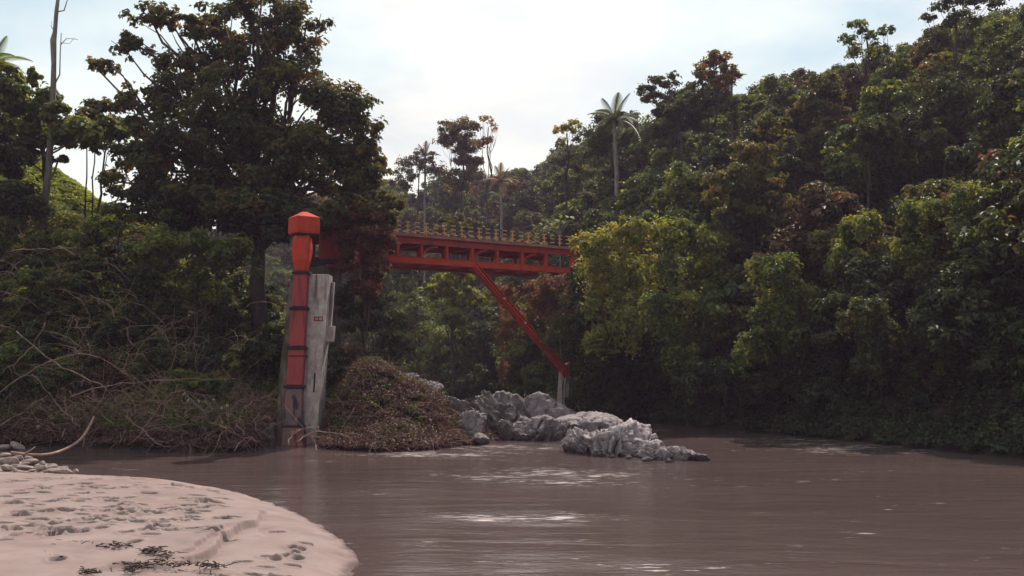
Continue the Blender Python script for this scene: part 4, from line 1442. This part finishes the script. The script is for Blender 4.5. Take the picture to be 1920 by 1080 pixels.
def rock_mesh(seed, size, planes=16, rough=.10, strata=0.06, tilt=(.5, .2, .8), big=True, mat='rock'):
    V0, Fc = ICO5 if big else ICO3
    rs = np.random.default_rng(seed)
    t = np.array(tilt)
    t = t / np.linalg.norm(t)
    planes = planes + 10
    n = rs.normal(size=(planes, 3))
    if big:
        # most faces lie along or across the bedding
        al = (n @ t)[:, None] * t
        n = np.where(rs.random((planes, 1)) < .45, al * 2.2 + (n - al) * .5, n)
    n /= np.linalg.norm(n, axis=1)[:, None]
    dd = rs.uniform(.58, .98, planes)
    dot = V0 @ n.T
    r = np.where(dot > 0.05, dd / np.maximum(dot, .05), 9)
    kk = 70 if big else 14
    r = np.minimum(-np.log(np.exp(-r * kk).sum(1)) / kk, 1.15)
    V = V0 * r[:, None] * np.asarray(size)
    mean = float(np.mean(size))
    if big:
        wv = fbm(V / mean * 1.2 + seed, 4, seed)
        lay = (V @ t) / mean * 4.5 + wv * 1.3
        saw = lay % 1
        saw = np.where(saw < .85, saw / .85, (1 - saw) / .15)
        msk = smooth(fbm(V / mean * 1.1 + 31 + seed, 2, seed + 7), -.35, .35)
        V = V + V0 * ((saw - .5) * strata * 1.7 * mean * msk)[:, None]
        g2 = (V @ np.cross(t, [0.3, -.5, .8])) / mean * 3 + fbm(V / mean * 1.5 + 3, 3, seed + 2) * 1.2
        V = V - V0 * (np.clip(1 - np.abs((g2 % 1) - .5) / .09, 0, 1) * strata * 1.6 * mean)[:, None]
        rid = 1 - np.abs(fbm(V * 2.2 / mean + 5 + seed, 5, seed + 3))
        V = V + V0 * ((rid - .6) * rough * .8 * mean)[:, None]
        V = V + V0 * (fbm(V * 11 / mean, 3, seed + 9) * rough * .16 * mean)[:, None]
    else:
        V = V + V0 * (fbm(V * 1.2 / mean + seed, 3, seed) * rough * mean)[:, None]
    return mesh_np('rock', V, Fc, M[mat], smooth=not big)


def rock(seed, px, ybase, d, wpx, hpx, depth, label, rot=0, mat='rock', tilt=(.5, .2, .8), sink=.35, rough=.12, strata=.06, z0=None, planes=16):
    x = P(px, ybase, d)[0]
    w, h = wpx / F * d, hpx / F * d
    me = rock_mesh(seed, (w / 2 * 1.12, depth / 2 * 1.1, h * (1 + sink) / 2 * 1.2), planes, rough, strata, tilt, True, mat)
    o = link('boulder', me)
    # rest it so that its top reaches the height seen
    zt = np.empty(len(me.vertices) * 3, dtype=np.float32)
    me.vertices.foreach_get('co', zt)
    top = zt[2::3].max()
    gz0 = 0.0 if z0 is None else z0
    o.location = (x, d, gz0 + h - top)
    o.rotation_euler = (0, 0, rot)
    return tag(o, label, 'rock', 'rocks standing in the river')


rock(1, 950, 808, 54, 150, 82, 3.6, 'dark craggy rock mass at the left end of the river rocks', mat='rock_dark', tilt=(.7, .1, .5), rough=0.15, strata=0.12)
rock(2, 1005, 808, 55, 130, 76, 3.0, 'smooth grey dome sloping right behind the dark craggy rock', tilt=(.2, .8, .4), rough=0.09, planes=11, strata=0.05)
rock(3, 1005, 822, 50, 125, 46, 2.6, 'tilted grey slab with folds in front of the dark craggy rock', tilt=(-.6, .2, .7), rough=0.12, strata=0.1)
rock(4, 955, 822, 50, 38, 38, 1.6, 'small dark boulder by the foaming gap', mat='rock_dark', rough=.2)
rock(5, 1102, 808, 52, 125, 46, 2.8, 'round-backed grey rock with a bright rim', tilt=(.1, .9, .3), rough=0.07, strata=0.05, planes=9)
rock(6, 1045, 812, 51, 60, 36, 2.0, 'angular leaning block between the two grey domes', tilt=(-.8, .1, .5), rough=0.14, strata=0.08)
rock(7, 1160, 850, 42, 165, 64, 3.2, 'bright crumpled rock, tallest of the pale foreground rocks', tilt=(.75, .2, .4), rough=0.13, strata=0.12, mat='rock_pale')
rock(8, 1095, 846, 43, 75, 46, 2.2, 'jagged pale rock at the left foot of the bright crumpled rock', tilt=(.6, .2, .6), rough=0.14, strata=0.12, mat='rock_pale')
rock(9, 1200, 852, 41.5, 70, 36, 2.0, 'pale fractured rock at the right foot of the bright crumpled rock', tilt=(.5, .3, .6), rough=0.12, strata=0.11, mat='rock_pale')
rock(10, 1235, 858, 40, 62, 30, 1.6, 'low pale ledge in the tail of the river rocks', tilt=(.3, .3, .8), rough=0.12, strata=0.12, mat='rock_pale')
rock(11, 1278, 860, 39.6, 58, 26, 1.4, 'low knobbly rock second from the tip of the tail', tilt=(.3, .3, .8), rough=0.12, strata=0.11, mat='rock_pale')
rock(12, 1312, 861, 39.4, 40, 15, 1.0, 'smallest flat rock at the right tip of the tail', tilt=(.3, .3, .8), rough=.2, strata=.1)
rock(13, 1050, 800, 57, 70, 50, 3, 'grey rock behind the domes at the foot of the strut pier', tilt=(.3, .5, .6), rough=.12)
for i, (px, yb, w, h, lb) in enumerate(((1120, 853, 14, 7, 'little wave-washed stone left of the reflection'), (1150, 856, 12, 6, 'tiny stone just off the bright crumpled rock'),
                                        (1178, 858, 16, 8, 'little stone between the bright rock and the low ledge'), (1215, 862, 18, 8, 'small stone before the low pale ledge'), (1256, 864, 16, 7, 'small stone before the knobbly rock'))):
    d = CZ * F / (yb - 680)
    rock(30 + i, px, yb, d, w, h, w / F * d, lb, rough=.2)
# rocky edge of the mound
for i, (px, yb, d, w, h, lb) in enumerate(((800, 745, 51, 70, 34, 'grey rock ledge at the top right of the brown mound'), (845, 775, 50, 70, 34, 'grey rock ledge half way down the right side of the mound'),
                                           (885, 812, 48.5, 70, 44, 'grey rock at the foot of the mound above the riffle'), (770, 722, 52, 50, 24, 'highest grey rock showing at the shoulder of the mound'),
                                           (897, 832, 47.2, 44, 22, 'dark wet rock at the tip of the mound'))):
    zb = P(px, yb, d)[2]
    rock(50 + i, px, yb, d, w, h, 2.2, lb, z0=zb, tilt=(.8, .1, -.3), rough=.09, strata=.05, mat='rock_dark' if i in (1, 3, 4) else 'rock')['group'] = 'rocks on the edge of the mound'
# stones far side under the strut
for i, (px, yb, w, h, lb) in enumerate(((880, 756, 24, 12, 'dim stone on the far bank behind the riffle'), (905, 752, 20, 12, 'dim stone on the far bank left of the dark craggy rock'))):
    rock(70 + i, px, yb, 91, w, h, 1.2, lb, mat='rock_dark')['group'] = 'stones on the far bank'

# cobbles at the far left end of the sand bar
CB = []
for i in range(5):
    V0, Fc = ICO3
    CB.append(rock_mesh(90 + i, (1, .8, .55), 9, .10, 0, big=False, mat='cobble'))
spec = [(22, 872, 36, 20, 'large rounded cobble at the left edge of the picture'), (60, 868, 34, 16, None), (118, 880, 30, 14, 'humped pale cobble with a dark underside'), (142, 886, 18, 9, 'last cobble at the right end of the heap'),
        (95, 874, 26, 12, None), (78, 882, 30, 12, None), (48, 884, 30, 12, None), (15, 886, 34, 13, None), (125, 890, 34, 9, None), (100, 888, 30, 9, None), (35, 862, 26, 12, None), (12, 858, 26, 12, None), (55, 858, 20, 9, None),
        (80, 866, 18, 9, None), (70, 876, 18, 9, None), (30, 880, 22, 10, None), (100, 866, 20, 9, None), (8, 872, 24, 14, None), (112, 872, 14, 7, None), (45, 874, 18, 9, None), (88, 890, 16, 6, None), (62, 890, 18, 6, None),
        (-12, 865, 26, 14, None), (28, 890, 16, 6, None), (135, 878, 10, 5, None), (10, 833, 34, 12, 'pale stone on the far side of the inlet, nearest the left edge'), (36, 832, 30, 14, 'pale boulder at the water on the far side of the inlet'), (20, 824, 24, 8, 'flat pale stone on top of the two by the inlet')]
for i, (px, py, w, h, lb) in enumerate(spec):
    z0 = 0.35 if py > 845 else 0.15
    x, y = W(px, py + h * .3, z0)
    o = link('cobble', CB[i % 5])
    s = w / F * y / 2
    o.scale = (s * 1.05, s * 1.0, h / F * y / 2 * 2.0)
    o.location = (x, y, max(ground_z(x, y), 0) + h / F * y * .35)
    o.rotation_euler = (rng.normal() * .15, rng.normal() * .15, rng.uniform(-.5, .5))
    tag(o, lb or 'rounded cobble inside the heap at the far left end of the sand bar', 'stone', 'cobbles at the left end of the sand bar')


# dark washed-up debris on the sand
def sand_src(pts):
    def f():
        a = pts[rng.integers(len(pts))]
        x, y = W(a[0] + rng.normal() * a[2], a[1] + rng.normal() * a[3], .5)
        return (x, y, .55 + rng.uniform(0, .03))
    return f


twigs('washed_up_debris', 'dark twigs and roots washed up at the foot of the sand scarp', 'debris', 260, sand_src([(262, 1064, 20, 3), (305, 1050, 10, 7), (345, 1064, 20, 2.5), (285, 1038, 10, 3), (250, 1073, 10, 3), (400, 1068, 14, 1.5)]), .14, .011, up=-.05, sag=.5, cat='debris', flat=.25)
twigs('washed_up_debris', 'dark line of washed-up rubbish on the sand at the bottom left', 'debris', 170, sand_src([(30, 1052, 18, 3), (90, 1050, 18, 3), (130, 1025, 22, 2.5), (215, 1030, 16, 4), (165, 1078, 8, 2)]), .13, .011, up=-.05, sag=.5, cat='debris', flat=.25)

# ---------------------------------------------------------------- pylon
PD = 46.5
k = PD / F


def PX(px, py, dy=0.0):
    p = P(px, py, PD)
    return np.array([p[0], PD + dy, p[2]])


def ring(px0, px1, py, y0, y1, ch=0.0):
    """rectangular ring at photo height py between px0 and px1, from depth y0 to y1"""
    a, b = PX(px0, py), PX(px1, py)
    z = a[2]
    if ch:
        return [(a[0] + ch, PD + y0, z), (b[0] - ch, PD + y0, z), (b[0], PD + y0 + ch, z), (b[0], PD + y1 - ch, z), (b[0] - ch, PD + y1, z), (a[0] + ch, PD + y1, z), (a[0], PD + y1 - ch, z), (a[0], PD + y0 + ch, z)]
    return [(a[0], PD + y0, z), (b[0], PD + y0, z), (b[0], PD + y1, z), (a[0], PD + y1, z)]


PB = np.array([PX(552, 830)[0], PD + .6, 0.0])
pyl = empty('bridge_pylon', PB, 'tall red and white pylon with a hipped cap standing at the left waterline', 'pylon')


def lf(name, rings, mat, bevel=.03, label=None):
    mb_ = MB().loft(rings)
    o_ = mb_.build(name, M[mat], pyl, origin=PB, bevel=bevel)
    if label:
        o_['label'] = label
    return o_


lf('concrete_shaft', [ring(553, 590, 842, .35, 1.9), ring(562, 600, 700, .35, 1.7), ring(573, 613, 513, .35, 1.5)], 'concrete')
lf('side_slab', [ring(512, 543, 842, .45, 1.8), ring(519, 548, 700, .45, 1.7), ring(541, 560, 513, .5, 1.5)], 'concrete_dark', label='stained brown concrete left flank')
lf('edge_fin', [ring(601, 609, 640, 1.2, 1.55), ring(612, 618, 525, 1.2, 1.5)], 'concrete')
segs = [(513, 575, 550, 578, 547, 575, 'red_worn'), (581, 649, 545, 575, 542, 572, 'red_worn'), (655, 722, 541, 572, 537, 568, 'red_worn')]
for (t, b, l0, r0_, l1, r1, mt) in segs:
    lf('column_panel', [ring(l1, r1, b, -.12, .33, .05), ring(l0, r0_, t, -.10, .33, .05)], mt)
lf('column_panel', [ring(533, 566, 798, -.15, .33, .05), ring(535, 568, 729, -.13, .33, .05)], 'red_rust', label='rusty grey and orange lowest panel')
lf('footing', [ring(529, 572, 842, -.2, .34, .03), ring(531, 570, 802, -.2, .34, .03)], 'red_rust')
for y_, l_, r_ in ((578, 543, 578), (652, 539, 575), (725, 532, 571), (800, 528, 571), (511, 549, 582)):
    lf('joint_band', [ring(l_, r_, y_ + 3, -.16, .345, .02), ring(l_, r_, y_ - 2, -.16, .345, .02)], 'dark', bevel=.01)
lf('joint_band', [ring(541, 575, 668, -.135, .34, .02), ring(541, 575, 666.5, -.135, .34, .02)], 'dark', bevel=0)
lf('neck', [ring(552, 574, 508, -.05, .5, .07), ring(548, 579, 488, -.15, .62, .1), ring(547, 582, 465, -.18, .68, .12), ring(551, 581, 445, -.15, .6, .1), ring(555, 578, 436, -.1, .5, .08)], 'red_bright')
# cap: a block turned corner-on with a hipped top
cc_ = PX(568, 420, .25)
th = R(35)


def sq(half, z, cx=cc_[0], cy=PD + .25):
    return [(cx + half * math.sqrt(2) * math.cos(th + a_ * math.pi / 2 + math.pi / 4 + math.pi / 2), cy + half * math.sqrt(2) * math.sin(th + a_ * math.pi / 2 + math.pi / 4 + math.pi / 2), z) for a_ in range(4)]


zc = [PX(568, y)[2] for y in (438, 407, 397)]
cap_ = lf('cap', [sq(.545, zc[0]), sq(.565, zc[0] + .12), sq(.56, zc[1]), sq(.12, zc[2] + .02)], 'red_bright', bevel=.02)
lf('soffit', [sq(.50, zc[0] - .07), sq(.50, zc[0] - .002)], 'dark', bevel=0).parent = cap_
lf('side_block', [ring(603, 616, 640, 1.0, 1.5), ring(605, 619, 610, 1.0, 1.5)], 'concrete', label='small pinkish block on the right flank')
# small stencilled mark on the white shaft: a framed box with two cells
mb = MB()
for (x0, y0, x1, y1) in ((586, 593, 603, 594.6), (586, 599.4, 603, 601), (586, 593, 587.8, 601), (593.6, 593, 595.2, 601), (601.4, 593, 603, 601)):
    a, b = PX(x0, y0), PX(x1, y1)
    mb.box(((a[0] + b[0]) / 2, PD + .335, (a[2] + b[2]) / 2), (abs(b[0] - a[0]), .02, abs(a[2] - b[2])))
mb.build('stencil_mark', M['red_worn'], pyl, origin=PB)
lf('stain_groove', [ring(584, 587, 736, .335, .36), ring(586, 589, 700, .335, .36)], 'dark', bevel=0)

# grey concrete footing slab in the water left of the pylon
a = PX(490, 815)
o = MB().loft([[(a[0] - .75, PD - .5, -.5), (a[0] + .6, PD - .5, -.5), (a[0] + .6, PD + .8, -.5), (a[0] - .75, PD + .8, -.5)], [(a[0] - .35, PD - .2, .95), (a[0] + .6, PD - .2, 1.0), (a[0] + .6, PD + .8, 1.0), (a[0] - .3, PD + .8, .95)]]).build('concrete_block', M['concrete_dark'], None, bevel=.05)
tag(o, 'low grey concrete block in the water at the left foot of the pylon', 'concrete block')

# ---------------------------------------------------------------- bridge
BL0 = P(740, 436, 60.0)
BR0 = P(1080, 465, 68.0)
ztop = (BL0[2] + BR0[2]) / 2
dv = np.array([BR0[0] - BL0[0], BR0[1] - BL0[1]])
LEN = float(np.hypot(*dv))
ang = math.atan2(dv[1], dv[0])
bridge = empty('bridge', (BL0[0], BL0[1], ztop), 'red steel bridge with yellow striped railing crossing the river behind the pylon', 'bridge')
bridge.rotation_euler = (0, 0, ang)
# local frame: x along the bridge (0 at left landmark, LEN at the right end), y across (0 near side, BW far side), z 0 = deck top
BW = 3.7
X0, X1 = -4.5, LEN + 0.05


def part(name, mat, fn, bevel=.0, label=None):
    mb_ = MB()
    fn(mb_)
    o_ = mb_.build(name, M[mat], bridge, bevel=bevel)
    if label:
        o_['label'] = label
    return o_


part('deck', 'slab', lambda m: m.box(((X0 + X1) / 2, BW / 2, -.09), (X1 - X0, BW + .5, .18)))
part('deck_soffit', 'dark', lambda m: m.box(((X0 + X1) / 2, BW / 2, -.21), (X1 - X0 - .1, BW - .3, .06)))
for yy, nm in ((0, 'near'), (BW, 'far')):
    part('girder', 'red', lambda m: (m.box(((X0 + X1) / 2, yy, -.37), (X1 - X0, .14, .36)), m.box(((X0 + X1) / 2, yy, -.565), (X1 - X0, .26, .04)), m.box(((X0 + X1) / 2, yy, -.20), (X1 - X0, .30, .04))))
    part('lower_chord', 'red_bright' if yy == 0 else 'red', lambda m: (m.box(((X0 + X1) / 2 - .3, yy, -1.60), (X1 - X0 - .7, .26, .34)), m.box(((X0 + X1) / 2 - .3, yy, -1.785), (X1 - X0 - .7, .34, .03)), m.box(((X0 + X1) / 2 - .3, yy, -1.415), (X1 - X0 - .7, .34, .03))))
# upright posts at the pitch seen in the photograph
xs_post = []
for px in (745, 790, 837, 885, 932, 979, 1023, 1072):
    # solve along the bridge for the pixel column
    lo, hi = -2, 20
    for _ in range(40):
        mid = (lo + hi) / 2
        wx_, wy_ = BL0[0] + mid * math.cos(ang), BL0[1] + mid * math.sin(ang)
        u_, v_, _w2 = proj(np.array([wx_, wy_, ztop - 1]))
        if u_[0] < px:
            lo = mid
        else:
            hi = mid
    xs_post.append(mid)
pitch = (xs_post[-1] - xs_post[0]) / 7
for q in (1, 2):
    xs_post.insert(0, xs_post[0] - pitch)
for yy in (0, BW):
    for i, x in enumerate(xs_post):
        if x > LEN - .05:
            x = LEN - .05
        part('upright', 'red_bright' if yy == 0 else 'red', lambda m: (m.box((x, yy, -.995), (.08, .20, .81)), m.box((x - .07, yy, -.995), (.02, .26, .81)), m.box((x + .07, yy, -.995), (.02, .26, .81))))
# curved knee brackets under the girder in alternate bays
for i in range(2, 10):
    x = xs_post[i]
    if i % 2 == 1:
        def br(m, x=x):
            pts = [np.array([x + .1 + pitch * .55 * (1 - math.cos(t_)), .0, -1.38 + .70 * math.sin(t_)]) for t_ in np.linspace(0.15, math.pi / 2, 7)]
            for a_, b_ in zip(pts[:-1], pts[1:]):
                m.beam(a_, b_, .12, .12, up=(0, 1, 0))
        part('knee_bracket', 'red', br)
for i, x in enumerate(xs_post[2:-1]):
    part('cross_beam', 'red', lambda m: m.box((x, BW / 2, -.50), (.14, BW - .16, .30)))
    part('cross_tie', 'red', lambda m: m.box((x, BW / 2, -1.60), (.12, BW - .28, .16)))
# railings
for yy in (-.12, BW + .12):
    for z in (.22, .47, .72):
        part('rail', 'rail', lambda m: m.box(((X0 + X1) / 2, yy, z), (X1 - X0, .05, .062)), label='yellow and black striped rail')
    nps = int((X1 - X0) / 1.3)
    for i in range(nps + 1):
        x = X0 + .18 + i * 1.3
        if x < X1:
            part('railing_post', 'yellow', lambda m: m.box((x, yy + (.075 if yy < 0 else -.075), .38), (.06, .07, .76)))


def to_local(p):
    dx, dy = p[0] - BL0[0], p[1] - BL0[1]
    return np.array([dx * math.cos(ang) + dy * math.sin(ang), -dx * math.sin(ang) + dy * math.cos(ang), p[2] - ztop])


# strut from the lower chord down to the pier
s_top = np.array([xs_post[5] + .25, 0, -1.80])
foot_w = P(1055, 693, BL0[1] + math.sin(ang) * (LEN - .9))
s_bot = to_local(foot_w)
s_bot[1] = 0.0
for yy in (0,):
    a_, b_ = s_top + np.array([0, yy, 0]), s_bot + np.array([0, yy, 0])
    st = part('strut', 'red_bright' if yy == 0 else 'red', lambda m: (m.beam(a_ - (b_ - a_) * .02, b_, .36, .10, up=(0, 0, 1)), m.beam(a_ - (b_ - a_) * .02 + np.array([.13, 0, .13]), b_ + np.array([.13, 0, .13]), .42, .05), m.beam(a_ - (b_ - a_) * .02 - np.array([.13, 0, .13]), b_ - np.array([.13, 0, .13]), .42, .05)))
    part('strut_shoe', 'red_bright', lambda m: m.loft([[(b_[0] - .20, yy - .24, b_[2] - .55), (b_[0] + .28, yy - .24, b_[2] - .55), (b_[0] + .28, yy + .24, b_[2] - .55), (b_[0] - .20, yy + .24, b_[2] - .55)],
                                                       [(b_[0] - .34, yy - .24, b_[2] + .25), (b_[0] + .32, yy - .24, b_[2] + .45), (b_[0] + .32, yy + .24, b_[2] + .45), (b_[0] - .34, yy + .24, b_[2] + .25)]]), bevel=.02)
for px, py in ((935, 548), (975, 591), (1005, 625)):
    t_ = (px - 885) / (1055 - 885)
    c_ = s_top + (s_bot - s_top) * t_
    part('bolt', 'bolt', lambda m: m.box((c_[0], -.25, c_[2]), (.13, .10, .13))).parent = st

# abutment at the left end of the bridge, behind the pylon
ax = X0 + .5
ab_w = np.array([BL0[0] + ax * math.cos(ang), BL0[1] + ax * math.sin(ang)])
gzab = ground_z(*ab_w)
abut = empty('abutment', (ab_w[0], ab_w[1], gzab), 'concrete abutment with a dark shelf carrying the left end of the bridge', 'abutment')
abut.rotation_euler = (0, 0, ang)
zt_ = ztop - gzab
MB().box((-.1, .9, (zt_ - 2.2) / 2 - .3), (1.2, 2.0, zt_ - 1.7)).build('wall', M['concrete_dark'], abut, bevel=.03)
MB().box((.35, .8, zt_ - 2.08), (1.9, 3.0, .30)).build('shelf', M['dark'], abut, bevel=.02)
MB().box((.3, -.48, zt_ - 2.30), (1.8, .3, .14)).build('shelf_edge', M['red'], abut)
MB().box((-.55, -.35, zt_ - 1.05), (.95, .3, 1.7)).build('bearing_block', M['red'], abut, bevel=.03)
MB().box((.2, -.45, zt_ - 1.0), (.08, .12, 1.9)).build('vertical_bar', M['red_worn'], abut)

# pier under the strut
pb = P(1052, 757, foot_w[1])
gzp = ground_z(pb[0], foot_w[1])
pier = empty('strut_pier', (pb[0], foot_w[1], min(gzp, pb[2])), 'slim whitewashed concrete pier under the lower end of the red strut', 'pier')
cb_ = foot_w.copy()
tz = cb_[2] - .52


def rr(px0, px1, py, y0, y1):
    a_, b_ = P(px0, py, foot_w[1]), P(px1, py, foot_w[1])
    return [(a_[0], foot_w[1] + y0, a_[2]), (b_[0], foot_w[1] + y0, a_[2]), (b_[0], foot_w[1] + y1, a_[2]), (a_[0], foot_w[1] + y1, a_[2])]


orig = np.array(pier.location[:])
MB().loft([rr(1044, 1056, 775, -.35, .5), rr(1048, 1062, 698, -.3, .45)]).build('shaft', M['concrete'], pier, bevel=.03, origin=orig)
MB().loft([rr(1060, 1066, 745, .0, .5), rr(1062.5, 1068, 706, .0, .5)]).build('back_leg', M['concrete'], pier, bevel=.02, origin=orig)
relabel()
print('objects', len(bpy.data.objects))

# ---------------------------------------------------------------- thin purple volume added to lift the dark tones
hb = MB().box((20, 70, 35), (520, 420, 76))
m, nt, out = new_mat('added_haze')
pv = N(nt, 'ShaderNodeVolumePrincipled')
pv.inputs['Density'].default_value = 0.00032
pv.inputs['Color'].default_value = (0.86, 0.66, 0.95, 1)
pv.inputs['Anisotropy'].default_value = 0.2
L(nt, pv.outputs[0], out.inputs['Volume'])
hz = hb.build('added_haze', m)
tag(hz, kind='stuff')
